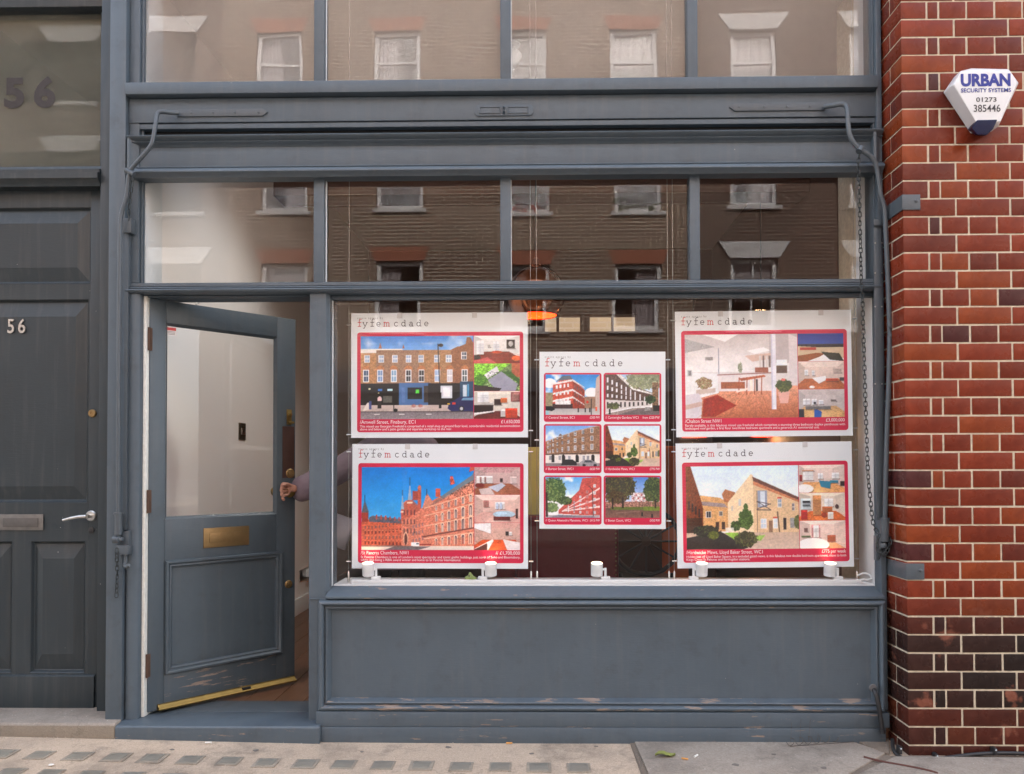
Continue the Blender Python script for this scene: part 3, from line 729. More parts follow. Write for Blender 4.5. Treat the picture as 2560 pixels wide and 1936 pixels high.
# hardware
LS = M['steel']
for ch_, px_ in (('5', 19), ('6', 46)):
    text('door_numeral', ch_, LS, D5, (X(px_, 833, Y56), Y56-.004, Z(45, 833, Y56)), .098, ext=.003, sx=.82, off=.001)
MB().lathe([(.020, 0), (.020, -.005), (.016, -.009), (.008, -.009), (.007, -.006)], (X(231.6, 1034, Y56), Y56-.0003, Z(231, 1034, Y56)), 'y', 20).build('cylinder_lock', M['brassdull'], D5)
hx5, hz5 = X(229, 1290, Y56), Z(229, 1290, Y56)
lv = MB().lathe([(.026, 0), (.026, -.006), (.022, -.010), (.010, -.011), (.009, -.045)], (hx5, Y56-.0003, hz5), 'y', 22).build('lever_handle', LS, D5)
MB().tube([(hx5+.004, Y56-.050, hz5), (hx5-.03, Y56-.052, hz5-.001), (hx5-.07, Y56-.053, hz5-.008), (hx5-.112, Y56-.050, hz5-.018)], [.010, .009, .008, .006], 12).build('lever', LS, lv)
MB().lathe([(.015, 0), (.015, -.004), (.010, -.006)], (X(229, 1324, Y56), Y56-.0003, Z(229, 1326, Y56)), 'y', 16).build('keyhole_escutcheon', M['black'], D5)
DCH = simple('tarnished_chrome', (.20, .195, .185), .5, .8, var=.35, scale=30)
lp5 = box('letter_plate', DCH, D5, mx(X(110, 1300, Y56)), X(110, 1300, Y56), Y56-.007, Y56-.0006, Z(60, 1326, Y56), Z(60, 1286, Y56), .002)
box('letter_flap', simple('dull_chrome', (.13, .125, .12), .5, .7, var=.3, scale=30), lp5, mx(X(98, 1300, Y56)), X(98, 1300, Y56), Y56-.010, Y56-.0072, Z(60, 1318, Y56), Z(60, 1295, Y56), .0015)
# frame and fanlight over number 56
F5 = thing('number_56_door_frame', 'dark grey door frame with a fanlight bearing faded 56 lettering', 'door frame')
box('frame_jamb', MT, F5, xjb, xp0-.0005, .075, .1285, .118, TOPZ, .004)
box('frame_jamb', MT, F5, mx(xp0), mx(xjb), .075, .1285, .118, TOPZ, .004)
pr5 = [(.20, Z(120, 419, .1)), (.085, Z(120, 420, .1)), (.080, Z(120, 428, .1)), (.066, Z(120, 430, .1)), (.066, Z(120, 438, .1)), (.050, Z(120, 441, .1)), (.050, Z(120, 455, .1)), (.070, Z(120, 463, .1)), (.075, Z(120, 471, .1)), (.20, Z(120, 471, .1))]
MB().prism(pr5, mx(xjb)+.001, xjb-.0005, 'x').build('frame_transom', MT, F5)
box('frame_head', MT, F5, mx(xjb)+.001, xjb-.001, .085, .20, Z(120, 34, .14), TOPZ, .004)
box('fanlight_bead', MT, F5, X(251, 200, .13), xjb+.03, .13, .17, Z(120, 418, .14), Z(120, 35, .14), .003)
MB().box(xd0, xjb+.02, .150, .154, Z(120, 420, .14), Z(120, 32, .14)).build('fanlight_pane', M['glass_fan'], F5, smooth=False)
for ch_, px_ in (('5', 9), ('6', 84)):
    text('fanlight_numeral', ch_, M['letters'], F5, (X(px_, 266, .148), .1485, Z(60, 266, .148)), .20, ext=.0003, sx=1.08, off=.008)
# ------------------------------------------------------------------ glazed brick pier
PY = -.20
XC = X(2262.5, 1000, PY)
m, t, b = newmat('glazed_brick'); oi = t.nodes.new('ShaderNodeObjectInfo'); v = coords(t)
tc = t.nodes.new('ShaderNodeTexCoord')
nz = noise(t, v, 9, 4, .6); n2 = noise(t, v, 55, 3)
c = mix(t, math_(t, 'MULTIPLY', ramp(t, nz, .3, .75), .9), oi.outputs['Color'], mix(t, 1.0, oi.outputs['Color'], (.55, .42, .40, 1), 'MULTIPLY'))
scf = ramp(t, noise(t, v, 38, 5, .75), .66, .72)
c = mix(t, math_(t, 'MULTIPLY', scf, .22), c, (.36, .17, .11, 1))
# flaked glaze showing the red body, on dark bricks only (object alpha below 1)
dk = math_(t, 'SUBTRACT', 1.0, oi.outputs['Alpha'])
add = t.nodes.new('ShaderNodeVectorMath'); add.operation = 'ADD'; t.links.new(v, add.inputs[0]); t.links.new(oi.outputs['Location'], add.inputs[1])
fn = ramp(t, noise(t, add.outputs[0], 6.5, 4, .55), .585, .64)
c = mix(t, math_(t, 'MULTIPLY', fn, dk), c, mix(t, n2, (.17, .055, .036, 1), (.26, .10, .06, 1)))
t.links.new(c, b.inputs['Base Color'])
rg = math_(t, 'ADD', .16, math_(t, 'MULTIPLY', nz, .22)); t.links.new(rg, b.inputs['Roughness'])
b.inputs['Specular IOR Level'].default_value = .2
bump(t, b, math_(t, 'ADD', noise(t, v, 16, 2), math_(t, 'MULTIPLY', n2, .18)), .35, .003)
M['brick'] = m
M['mortar'] = simple('cream_mortar', (.60, .53, .40), .9, var=.35, scale=40, bstr=.5, bscale=160, bdist=.002)
BP = thing('brick_pier', 'glazed red-brown brick pier with cream joints right of the shopfront', 'brick pier')
BH = .0731; PT = .0806; JT = .0075
z_ref = Z(2263, 1175, PY) - .002          # a bed joint; the course below it is a header course
kmin = int(math.floor((GZ - z_ref) / PT)); kmax = 33
XE = XC + .60
MB().box(XC+.0035, XC+2.2, PY+.0035, PY+.75, GZ-.02, 4.02).build('mortar_bed', M['mortar'], BP, smooth=False)
cache = {}
def brick_mesh(l, d, h):
    k = (round(l, 4), round(d, 4), round(h, 4))
    if k not in cache: cache[k] = MB().box(-l/2, l/2, -d/2, d/2, -h/2, h/2).mesh('brick', .0022, 2, True)
    return cache[k]
far = MB()
def lay(x0, l, y0, d, z0, zf):
    if x0 + l > XC + 2.2: l = XC + 2.2 - x0
    if l < .02: return
    h = BH
    if z0 < GZ-.01: h = BH-(GZ-.01-z0); z0 = GZ-.01
    if h < .012: return
    if x0 > XE: far.box(x0, x0+l, y0, y0+d, z0, z0+h); return
    o = link('brick', brick_mesh(l, d, h), None, BP)
    if not o.data.materials: o.data.materials.append(M['brick'])
    o.location = (x0+l/2 + random.uniform(-.0008, .0008), y0+d/2 + random.uniform(-.001, .0008), z0+h/2 + random.uniform(-.0006, .0006))
    o.rotation_euler = (random.uniform(-.004, .004), random.uniform(-.004, .004), random.uniform(-.004, .004))
    dark = max(0.0, min(1.0, (.70 - zf) / .24)) * random.uniform(.88, 1.08); base = random.random()
    dark2 = dark if zf > .19 else dark*.35
    if zf <= .19: dark2 = random.uniform(.55, .85)
    if base < .05: col = (.085, .026, .024)
    elif base < .14: col = (.15, .032, .019)
    elif base < .30: col = (.26, .055, .017)
    else:
        q = random.uniform(.80, 1.14); col = (.218*q, .039*q, .017*q)
    dcol = (.030, .021, .018)
    if dark2 > .02: dk_ = min(1, dark2*random.uniform(.85, 1.1)); col = tuple(c0*(1-dk_)+d0*dk_ for c0, d0 in zip(col, dcol))
    o.color = (*col, 1 - min(1, dark2*.9))
for k in range(kmin, kmax):
    z0 = z_ref + k*PT + JT/2 - PT*0; zf = z0 - GZ
    header = ((k + 1) % 2 == 0)          # course k=-1 lies just below the reference joint
    if header:
        lay(XC, .1105, PY, .2305, z0, zf); x = XC+.120
        lay(x, .0425, PY, .105, z0, zf); x += .052
        while x < XC+2.15: lay(x, .1145, PY, .105, z0, zf); x += .124
    else:
        lay(XC, .2305, PY, .1105, z0, zf); lay(XC, .1105, PY+.1195, .112, z0, zf); x = XC+.240
        while x < XC+2.15: lay(x, .2305, PY, .105, z0, zf); x += .240
fb = far.build('brick_field', M['brick'], BP, smooth=False); fb['kind'] = 'stuff'; fb.color = (.165, .038, .021, 1)
tag(MB().box(XC+2.21, 9, -.20, .3, 0, 4.02).build('right_neighbour_wall', M['stock'], smooth=False), 'plain brown brick wall beyond the glazed brick pier', 'wall')
# iron straps wrapped round the corner
for (y0_, y1_, xe, lab) in ((488, 526, 2299, 'grey iron strap wrapped round the brick corner beside the transom panes'), (1409, 1449, 2309, 'grey iron strap wrapped round the brick corner just above the stall riser')):
    bs = thing('iron_strap', lab, 'bracket', group='iron straps on the pier')
    z0, z1 = Z(2270, y1_, PY), Z(2270, y0_, PY); x1 = X(xe, y0_, PY)
    MB().prism([(XC-.006, -.01), (XC-.006, PY-.007), (x1, PY-.007), (x1, PY-.001), (XC-.0005, PY-.001), (XC-.0005, -.01)], z0, z1, 'z').build('strap_plate', M['iron'], bs, .0015)
    MB().lathe([(.008, 0), (.008, -.002), (.004, -.005)], (x1-.018, PY-.0075, (z0+z1)/2+.005), 'y', 12).build('bolt_head', M['iron'], bs)

# ------------------------------------------------------------------ alarm box
AB = thing('alarm_box', 'white shield-shaped burglar alarm box with blue lettering on the brick pier', 'alarm box')
AY = PY-.085
base = [(2384, 178), (2430, 171), (2521, 173), (2547, 208), (2495, 318), (2425, 322), (2357, 218)]
front = [(2400, 180), (2440, 175), (2525, 177), (2543, 208), (2501, 304), (2441, 308), (2384, 212)]
pm0 = [at(px_, py_, PY-.055) for px_, py_ in base]; [setattr(pm0[i_], 'x', X(base[i_][0], base[i_][1], PY)) for i_ in (0, 5, 6)]; pb = [Vector((q_.x, PY-.001, q_.z)) for q_ in pm0]; pf = [at(px_, py_, AY) for px_, py_ in front]
pm = [a.lerp(b_, .62) + (a-Vector((sum(p.x for p in pb)/7, 0, sum(p.z for p in pb)/7)))*0 for a, b_ in zip(pb, pf)]
cx_, cz_ = sum(p.x for p in pb)/7, sum(p.z for p in pb)/7
mid = []
for a, b_ in zip(pb, pf):
    q = a.copy(); q.y = PY-.055; mid.append(q)
n = 7
mbx = MB(); mbx.add(pb+mid+pf, [tuple(range(n)), tuple(range(3*n-1, 2*n-1, -1))] + [(i, (i+1) % n, n+(i+1) % n, n+i) for i in range(n)] + [(n+i, n+(i+1) % n, 2*n+(i+1) % n, 2*n+i) for i in range(n)])
mbx.build('alarm_cover', simple('white_plastic', (.70, .71, .71), .3, var=.02), AB, .006, 3)
lb = [(2416, 318), (2421, 330), (2446, 346), (2462, 346), (2482, 334), (2492, 312)]
lensb = [(2441, 302), (2424, 322), (2440, 342), (2466, 342), (2486, 322), (2492, 301)]
la_ = [at(px_, py_, PY-.002) for px_, py_ in ((2423, 312), (2419, 326), (2440, 340), (2462, 340), (2480, 324), (2486, 310))]
lf_ = [at(px_, py_, AY-.003) for px_, py_ in ((2443, 300), (2430, 322), (2444, 338), (2467, 338), (2484, 322), (2494, 299))]
m6 = MB(); m6.add(la_+lf_, [tuple(range(6)), tuple(range(11, 5, -1))] + [(i, (i+1) % 6, 6+(i+1) % 6, 6+i) for i in range(6)])
m6.build('strobe_lens', simple('dark_blue_lens', (.003, .006, .035), .3, var=.3, scale=30, spec=.2), AB, .005, 3)
TB_ = simple('alarm_blue_print', (.008, .022, .24), .4, var=.05); TK = simple('alarm_black_print', (.04, .04, .045), .4, var=.05)
ft = AY-.0012
def ptext(nm, s, mat, px0, px1, py, parent, Y, hpx, off=0):
    p0 = at(px0, py, Y); wdt = (at(px1, py, Y)-p0).length; h = (at(px0, py-hpx, Y)-p0).length
    o = text(nm, s, mat, parent, p0, h/.73, ext=.0003, off=off)
    o.scale.x *= wdt/max(1e-4, text_width(o)); return o
ptext('brand_lettering', 'URBAN', TB_, 2401.5, 2526, 215, AB, ft, 30, .0032)
ptext('brand_lettering', 'SECURITY SYSTEMS', TB_, 2402, 2527, 231.5, AB, ft, 10.5, .0003)
ptext('phone_lettering', '01273', TK, 2440, 2491, 255, AB, ft, 11.5, .0003)
ptext('phone_lettering', '385446', TK, 2433, 2500, 280, AB, ft, 18.5, .0003)

# ------------------------------------------------------------------ awning arms, straps and chains
def smooth_path(pts, sub=5):
    pts = [Vector(p) for p in pts]; out = []
    for i in range(len(pts)-1):
        p0, p1, p2, p3 = pts[max(i-1, 0)], pts[i], pts[i+1], pts[min(i+2, len(pts)-1)]
        for k in range(sub):
            s = k/sub; out.append(.5*((2*p1)+(p2-p0)*s+(2*p0-5*p1+4*p2-p3)*s*s+(3*p1-p0-3*p2+p3)*s**3))
    out.append(pts[-1]); return out
IR = M['iron']
def strap(parent, pxa, pxb, ya, yb, tip):
    Yb = -.0138; z1, z0 = Z((pxa+pxb)/2, ya, Yb), Z((pxa+pxb)/2, yb, Yb); x0, x1 = X(pxa, ya, Yb), X(pxb, ya, Yb); zm = (z0+z1)/2
    poly = [(x0, z0), (x1-.025, z0), (x1, zm), (x1-.025, z1), (x0, z1)] if tip == 'r' else [(x1, z0), (x0+.025, z0), (x0, zm), (x0+.025, z1), (x1, z1)]
    s_ = MB().prism(poly, Yb-.006, Yb+.0015, 'y').build('hinge_strap', IR, parent, .0012)
    for f_ in (.16, .40, .64, .90):
        xq = x0+(x1-x0)*(f_ if tip == 'r' else 1-f_)
        MB().lathe([(.006, 0), (.006, -.0015), (.003, -.003)], (xq, Yb-.0062, zm), 'y', 10).build('screw', IR, s_)
AL = thing('awning_arm', 'bent iron awning arm with strap and sleeve, on the left pilaster', 'awning arm', group='awning arms')
strap(AL, 443, 670, 274, 292, 'r')
Lp = [at(445, 283, -.030), at(425, 282, -.055), at(402, 280, -.070), at(393, 286, -.078), at(390, 305, -.092), at(386, 330, -.098), at(381, 356, -.10), at(372, 372, -.10), at(350, 398, -.098), at(330, 421, -.09), at(322, 440, -.085), at(318, 480, -.08), at(314, 502, -.078), at(305, 530, -.075), at(301, 556, -.074), at(300, 600, -.073), at(298.5, 700, -.07), at(297, 900, -.066), at(296, 1100, -.064), at(295.5, 1290, -.062)]
MB().tube(smooth_path(Lp, 4), .0098, 12).build('rod', IR, AL)
c_ = at(296, 1283, -.062); e_ = at(296, 1337, -.062)
MB().tube([e_, c_], .0165, 16).build('sleeve', IR, AL); MB().tube([c_-Vector((0, 0, .006)), c_+Vector((0, 0, .002))], .020, 16).build('sleeve_collar', IR, AL)
k_ = at(294, 1349, -.062)
MB().lathe([(.008, -.024), (.017, -.020), (.018, .010), (.012, .013), (.011, .024), (.006, .027)], k_, 'x', 16).build('pivot_knuckle', IR, AL)
x0_, z1_ = X(300, 1328, -.04), Z(300, 1328, -.04)
box('pivot_bracket', IR, AL, X(306, 1340, -.045), X(322, 1340, -.045), -.045, -.006, Z(310, 1368, -.045), Z(310, 1328, -.045), .003)
box('pivot_bracket', IR, AL, X(292, 1375, -.06), X(323, 1375, -.06), -.068, -.036, Z(310, 1387, -.06), Z(310, 1364, -.06), .003)
hk = [at(314, 1387, -.05), at(314, 1405, -.05), at(312, 1414, -.055), at(316, 1418, -.062), at(322, 1413, -.068)]
MB().tube(smooth_path(hk, 4), .0085, 10).build('chain_hook', IR, AL)
cc = at(322, 432, -.085); MB().tube([cc+Vector((-.012, -.004, .010)), cc+Vector((.03, -.008, -.012))], .0125, 10).build('chain_clip', IR, AL)
AR = thing('awning_arm', 'bent iron awning arm with strap and sleeve, against the brick pier', 'awning arm', group='awning arms')
strap(AR, 1823, 2062, 258.5, 278, 'l')
Rp = [at(2060, 268, -.030), at(2085, 264, -.055), at(2106, 261, -.070), at(2116, 268, -.078), at(2119, 286, -.092), at(2121, 320, -.098), at(2127, 345, -.10), at(2138, 362, -.10), at(2152, 375, -.10), at(2172, 388, -.097), at(2186, 403, -.092), at(2193, 425, -.088), at(2197, 455, -.084), at(2202, 490, -.08), at(2210, 515, -.078), at(2213, 550, -.076), at(2217, 640, -.074), at(2222, 760, -.072), at(2224, 840, -.071), at(2222, 950, -.069), at(2218, 1060, -.067), at(2215, 1180, -.065), at(2212.5, 1300, -.063)]
MB().tube(smooth_path(Rp, 4), .0110, 12).build('rod', IR, AR)
c_ = at(2212, 1297, -.063); e_ = at(2211, 1354, -.063)
MB().tube([e_, c_], .0195, 16).build('sleeve', IR, AR); MB().tube([c_-Vector((0, 0, .005)), c_+Vector((0, 0, .003))], .0225, 16).build('sleeve_collar', IR, AR)
k_ = at(2209, 1364, -.063); MB().lathe([(.004, -.016), (.014, -.010), (.017, 0), (.014, .010), (.004, .016)], k_, 'z', 14).build('pivot_knuckle', IR, AR)
cc = at(2150, 374, -.10); MB().tube([cc+Vector((-.006, -.003, -.012)), cc+Vector((.006, .003, .008))], .0155, 12).build('chain_clip', IR, AR)
box('pivot_bracket', IR, AR, X(2190, 1385, -.05), X(2199, 1385, -.05), -.05, -.023, Z(2195, 1402, -.05), Z(2195, 1340, -.05), .003)
sbar = thing('slide_bar', 'flat grey iron slide bar fixed to the right window post', 'iron bar')
box('bar', IR, sbar, X(2187, 900, -.03), X(2206, 900, -.03), -.034, -.0225, Z(2195, 1300, -.03), Z(2195, 552, -.03), .002)
box('saddle', IR, sbar, X(2181, 560, -.03), X(2207, 560, -.03), -.046, -.0345, Z(2195, 567, -.03), Z(2195, 551, -.03), .003)
for yy_ in (608, 683, 767, 960): 
    for px_ in (2188, 2205): MB().lathe([(.004, 0), (.003, -.003)], (X(px_, yy_, -.035), -.0342, Z(px_, yy_, -.035)), 'y', 8).build('nail_head', M['steel'], sbar)
sb2 = thing('slide_bar', 'flat grey iron slide bar fixed to the left pilaster edge', 'iron bar')
box('bar', IR, sb2, X(307, 900, -.036), X(318, 900, -.036), -.034, -.0045, Z(310, 1325, -.03), Z(310, 585, -.03), .002)
box('saddle', IR, sb2, X(312, 570, -.036), X(331, 570, -.036), -.048, -.0065, Z(318, 585, -.03), Z(318, 548, -.03), .003)
# chains: every link an object
def link_mesh(L=.027, Wd=.014, r=.0021):
    pts = []; h = (L-Wd)/2
    for k in range(14):
        a = 2*math.pi*k/14; pts.append(Vector((Wd/2*math.cos(a), 0, Wd/2*math.sin(a) + (h if math.sin(a) >= 0 else -h))))
    mb = MB(); n = 14; vs_ = []
    for i in range(n):
        t_ = (pts[(i+1) % n]-pts[i-1]).normalized(); a_ = Vector((0, 1, 0)); b__ = t_.cross(a_)
        for k in range(5):
            g_ = 2*math.pi*k/5; vs_.append(pts[i]+a_*math.cos(g_)*r+b__*math.sin(g_)*r)
    mb.add(vs_, [(i*5+k, i*5+(k+1) % 5, ((i+1) % n)*5+(k+1) % 5, ((i+1) % n)*5+k) for i in range(n) for k in range(5)])
    return mb.mesh('chain_link', smooth=True)
LM = link_mesh(); LM.materials.append(simple('chain_metal', (.035, .042, .042), .45, .4, var=.3, scale=60))
def chain(label, pts, pitch=.0208, mesh=LM):
    C_ = thing('chain', label, 'chain', group='awning chains')
    path = smooth_path(pts, 12); seg = [(path[i+1]-path[i]).length for i in range(len(path)-1)]; tot = sum(seg)
    nl_ = int(tot/pitch); 
    for k in range(nl_):
        d_ = (k+.5)*pitch; i = 0
        while i < len(seg)-1 and d_ > seg[i]: d_ -= seg[i]; i += 1
        p = path[i].lerp(path[i+1], d_/seg[i]); t_ = (path[i+1]-path[i]).normalized()
        o = link('chain_link', mesh, None, C_); o.location = p
        o.rotation_euler = (t_.to_track_quat('Z', 'Y') @ Matrix.Rotation(R(90*(k % 2)+random.uniform(-25, 25)), 3, 'Z').to_quaternion()).to_euler()
    return C_
chain('long iron chain hanging in front of the white reveal, right awning arm', [at(px_, py_, -.09) for px_, py_ in ((2149, 385), (2146, 412), (2148, 477), (2150, 564), (2153, 694), (2156, 748), (2159.5, 869), (2165, 1048), (2170, 1183), (2175, 1240), (2181, 1299), (2188, 1322), (2199, 1337))])
chain('tangle of chain wound round the foot of the right awning arm', [at(px_, py_, y_) for px_, py_, y_ in ((2199, 1337, -.08), (2193, 1356, -.085), (2196, 1378, -.088), (2208, 1388, -.092), (2220, 1374, -.088), (2226, 1352, -.075), (2218, 1345, -.04), (2205, 1372, -.045), (2196, 1398, -.06))])
chain('short painted chain hanging beside the left awning rod near the transom', [at(px_, py_, y_) for px_, py_, y_ in ((332, 440, -.09), (329, 470, -.085), (325, 500, -.08), (322, 530, -.075), (322, 560, -.07))], .026)
chain('loose chain end hanging below the left awning arm pivot', [at(px_, py_, y_) for px_, py_, y_ in ((292, 1372, -.07), (292, 1395, -.072), (293, 1430, -.06), (292, 1465, -.058), (291, 1497, -.057))])
# latch plate on the blind board
LT = thing('blind_latch', 'small oblong latch plate at the centre of the blind board', 'latch')
z0, z1 = Z(1260, 291, -.012), Z(1260, 263, -.012); x0, x1 = X(1187, 277, -.012), X(1333, 277, -.012); hh = (z1-z0)/2; zm = (z0+z1)/2
poly = [(x0, zm-.5*hh), (x0+.012, zm-hh), (x1-.012, zm-hh), (x1, zm-.5*hh), (x1, zm+.5*hh), (x1-.012, zm+hh), (x0+.012, zm+hh), (x0, zm+.5*hh)]
MB().prism(poly, -.018, -.0118, 'y').build('latch_plate', PB, LT, .0015)
for a_, b__ in ((x0+.02, (x0+x1)/2-.016), ((x0+x1)/2+.016, x1-.02)): MB().rings(a_, b__, zm-hh*.62, zm+hh*.62, [(0, -.0181), (.001, -.0215), (.004, -.0215), (.006, -.0181)], cap=False).build('latch_bead', PB, LT, fixn=False)
MB().tube([((x0+x1)/2, -.018, zm-.016), ((x0+x1)/2, -.032, zm-.012), ((x0+x1)/2, -.034, zm+.004), ((x0+x1)/2, -.018, zm+.014)], .0055, 10).build('latch_ring', PB, LT)
# ------------------------------------------------------------------ printed pictures: painted on a numpy canvas, carried as vertex colours of the print
def lin(c): c = np.clip(c, 0, 1); return np.where(c <= .04045, c/12.92, ((c+.055)/1.055)**2.4)
class Pic:
    def __init__(s, w, h, bg=(1, 1, 1)):
        s.w, s.h = w, h; s.a = np.zeros((h, w, 3)); s.a[:] = bg
        s.y, s.x = np.mgrid[0:h, 0:w]; s.u = (s.x+.5)/w; s.v = (s.y+.5)/h      # v runs down
    def put(s, m, c, k=1.0):
        c = np.asarray(c, float)/255.0; m = np.clip(m, 0, 1)*k
        s.a = s.a*(1-m[..., None]) + c*m[..., None]
    def rect(s, u0, v0, u1, v1, c, k=1.0): s.put(((s.u >= u0) & (s.u < u1) & (s.v >= v0) & (s.v < v1)).astype(float), c, k)
    def poly(s, pts, c, k=1.0):
        inside = np.zeros((s.h, s.w), bool); n = len(pts)
        for i in range(n):
            (x1, y1), (x2, y2) = pts[i], pts[(i+1) % n]
            if y1 == y2: continue
            cond = ((y1 > s.v) != (y2 > s.v)) & (s.u < (x2-x1)*(s.v-y1)/(y2-y1)+x1); inside ^= cond
        s.put(inside.astype(float), c, k)
    def disc(s, u, v, ru, rv, c, k=1.0): s.put((((s.u-u)/ru)**2+((s.v-v)/rv)**2 < 1).astype(float), c, k)
    def line(s, u0, v0, u1, v1, wd, c, k=1.0):
        dx, dy = (u1-u0)*s.w, (v1-v0)*s.h; L = math.hypot(dx, dy)+1e-6
        px, py = (s.u-u0)*s.w, (s.v-v0)*s.h; t_ = np.clip((px*dx+py*dy)/L/L, 0, 1)
        s.put(np.clip(wd*s.w+.5-np.hypot(px-t_*dx, py-t_*dy), 0, 1), c, k)
    def grad(s, u0, v0, u1, v1, ca, cb):
        m = (s.u >= u0) & (s.u < u1) & (s.v >= v0) & (s.v < v1); f = np.clip((s.v-v0)/(v1-v0+1e-9), 0, 1)[..., None]
        s.a = np.where(m[..., None], (np.asarray(ca)*(1-f)+np.asarray(cb)*f)/255.0, s.a)
    def fuzz(s, n=4):
        f = rng.random((max(2, s.h//n+2), max(2, s.w//n+2))); yy = s.y/n; xx_ = s.x/n; iy, ix = yy.astype(int), xx_.astype(int); fy, fx = yy-iy, xx_-ix
        return f[iy, ix]*(1-fy)*(1-fx)+f[iy+1, ix]*fy*(1-fx)+f[iy, ix+1]*(1-fy)*fx+f[iy+1, ix+1]*fy*fx
    def clouds(s, v1, k=.8, c=(245, 247, 250), th=.5):
        f = .6*s.fuzz(max(4, s.w//5))+.4*s.fuzz(max(3, s.w//14)); s.put((s.v < v1)*np.clip((f-th)*5, 0, 1), c, k)
    def foliage(s, u, v, ru, rv, dark=(38, 52, 24), light=(120, 140, 70), dens=.9):
        e = ((s.u-u)/ru)**2+((s.v-v)/rv)**2; f = s.fuzz(3); g_ = s.fuzz(2)
        m = (e+.7*(f-.5) < 1)*dens; s.put(m, dark); s.put(m*(g_ > .55)*(s.fuzz(6) > .4), light, .85); s.put(m*(g_ > .75), (90, 110, 50), .7)
    def tex(s, u0, v0, u1, v1, amt=.2, n=2):
        m = (s.u >= u0) & (s.u < u1) & (s.v >= v0) & (s.v < v1); m = m & (s.a[..., 2] < s.a[..., 0]+.05); s.a = np.where(m[..., None], s.a*(1+amt*(s.fuzz(n)-.5)[..., None]*2), s.a)
    def win(s, u, v, w, h, fr=(235, 235, 235), gl=(70, 80, 95), bars=True):
        s.rect(u-w/2, v-h/2, u+w/2, v+h/2, fr); s.rect(u-w*.38, v-h*.42, u+w*.38, v-h*.03, gl); s.rect(u-w*.38, v+h*.03, u+w*.38, v+h*.42, gl)
        if bars: s.rect(u-w*.05, v-h*.42, u+w*.05, v+h*.42, fr, .8)
def street(w, h):
    p = Pic(w, h); p.grad(0, 0, 1, .2, (58, 128, 205), (120, 175, 230)); p.clouds(.2, .7)
    p.rect(0, .17, .14, .57, (176, 130, 88)); p.rect(.14, .17, .52, .57, (148, 116, 94)); p.rect(.52, .17, .84, .57, (164, 124, 88)); p.poly([(.8, .17), (.86, .13), (1, .12), (1, .57), (.8, .57)], (140, 94, 66))
    p.poly([(.84, .15), (.93, .10), (.94, .02), (.97, .02), (1, .09), (1, .16)], (140, 92, 64)); p.tex(0, .15, 1, .57, .10)
    p.rect(0, .155, .14, .205, (230, 226, 218)); p.rect(.14, .155, .37, .172, (235, 230, 222)); p.poly([(.16, .15), (.175, .08), (.19, .15)], (165, 110, 82)); p.poly([(.37, .15), (.38, .1), (.39, .15)], (150, 100, 80))
    for u in (.06, .185, .305, .425, .535, .675, .78): p.win(u, .275, .05, .09, gl=(150, 170, 195))
    p.win(.915, .24, .05, .09)
    for u, g_ in ((.05, (60, 80, 110)), (.175, (120, 150, 190)), (.295, (120, 160, 190)), (.425, (60, 60, 62)), (.54, (60, 60, 60)), (.68, (160, 185, 215)), (.79, (205, 200, 205)), (.92, (70, 80, 80))):
        p.disc(u, .40, .036, .045, (176, 116, 76)); p.win(u, .48, .052, .15, gl=g_)
    p.rect(0, .57, .35, .84, (22, 18, 16)); p.rect(.34, .565, .62, .84, (70, 108, 156)); p.rect(.6, .57, .9, .84, (26, 22, 22)); p.rect(.88, .55, 1, .8, (38, 70, 96))
    p.rect(.415, .62, .545, .76, (30, 34, 34)); p.rect(.49, .645, .52, .69, (90, 215, 70)); p.rect(.365, .62, .395, .8, (84, 118, 168)); p.rect(.56, .60, .6, .8, (60, 50, 48)); p.rect(.71, .6, .81, .75, (206, 208, 214)); p.rect(.73, .62, .79, .73, (236, 236, 240)); p.rect(.905, .59, .94, .73, (200, 214, 224)); p.rect(.945, .58, .96, .75, (80, 150, 190))
    p.rect(.155, .635, .195, .66, (60, 120, 200)); p.rect(.24, .635, .285, .66, (190, 225, 235)); p.rect(.2, .72, .28, .8, (90, 90, 84)); p.disc(.08, .635, .01, .01, (250, 230, 190)); p.disc(.16, .685, .006, .006, (250, 220, 170))
    p.grad(0, .83, 1, .91, (196, 180, 172), (176, 160, 152)); p.grad(0, .905, 1, 1, (120, 112, 116), (140, 132, 134)); p.rect(0, .905, 1, .915, (70, 62, 64))
    for u in (.12, .34, .58): p.rect(u, .935, u+.05, .945, (220, 216, 214))
    p.poly([(.02, .9), (.06, .8), (.085, .8), (.09, .88)], (220, 210, 200)); p.rect(.075, .78, .1, .88, (70, 80, 130)); p.disc(.17, .76, .02, .035, (220, 190, 190)); p.rect(.15, .78, .185, .87, (40, 34, 34))
    p.line(.46, .87, .56, .86, .006, (200, 190, 190)); p.disc(.47, .84, .02, .02, (170, 90, 80), .6); p.disc(.53, .84, .02, .02, (170, 90, 80), .6)
    p.poly([(.77, .87), (.785, .80), (.84, .765), (.88, .735), (1, .73), (1, .905), (.8, .905)], (34, 38, 88)); p.poly([(.89, .775), (.905, .745), (1, .742), (1, .775)], (110, 150, 180)); p.disc(.893, .875, .024, .032, (30, 30, 32)); p.disc(.893, .875, .014, .019, (190, 190, 195)); p.rect(.81, .8, .84, .825, (215, 60, 40)); p.rect(.77, .81, .79, .825, (240, 190, 60))
    p.line(.685, .10, .71, .86, .004, (26, 24, 26)); p.disc(.71, .115, .022, .02, (40, 38, 36)); p.rect(.695, .68, .715, .87, (24, 22, 22)); p.rect(.29, .82, .3, .9, (30, 26, 26)); p.disc(.31, .89, .02, .018, (24, 22, 22))
    return p
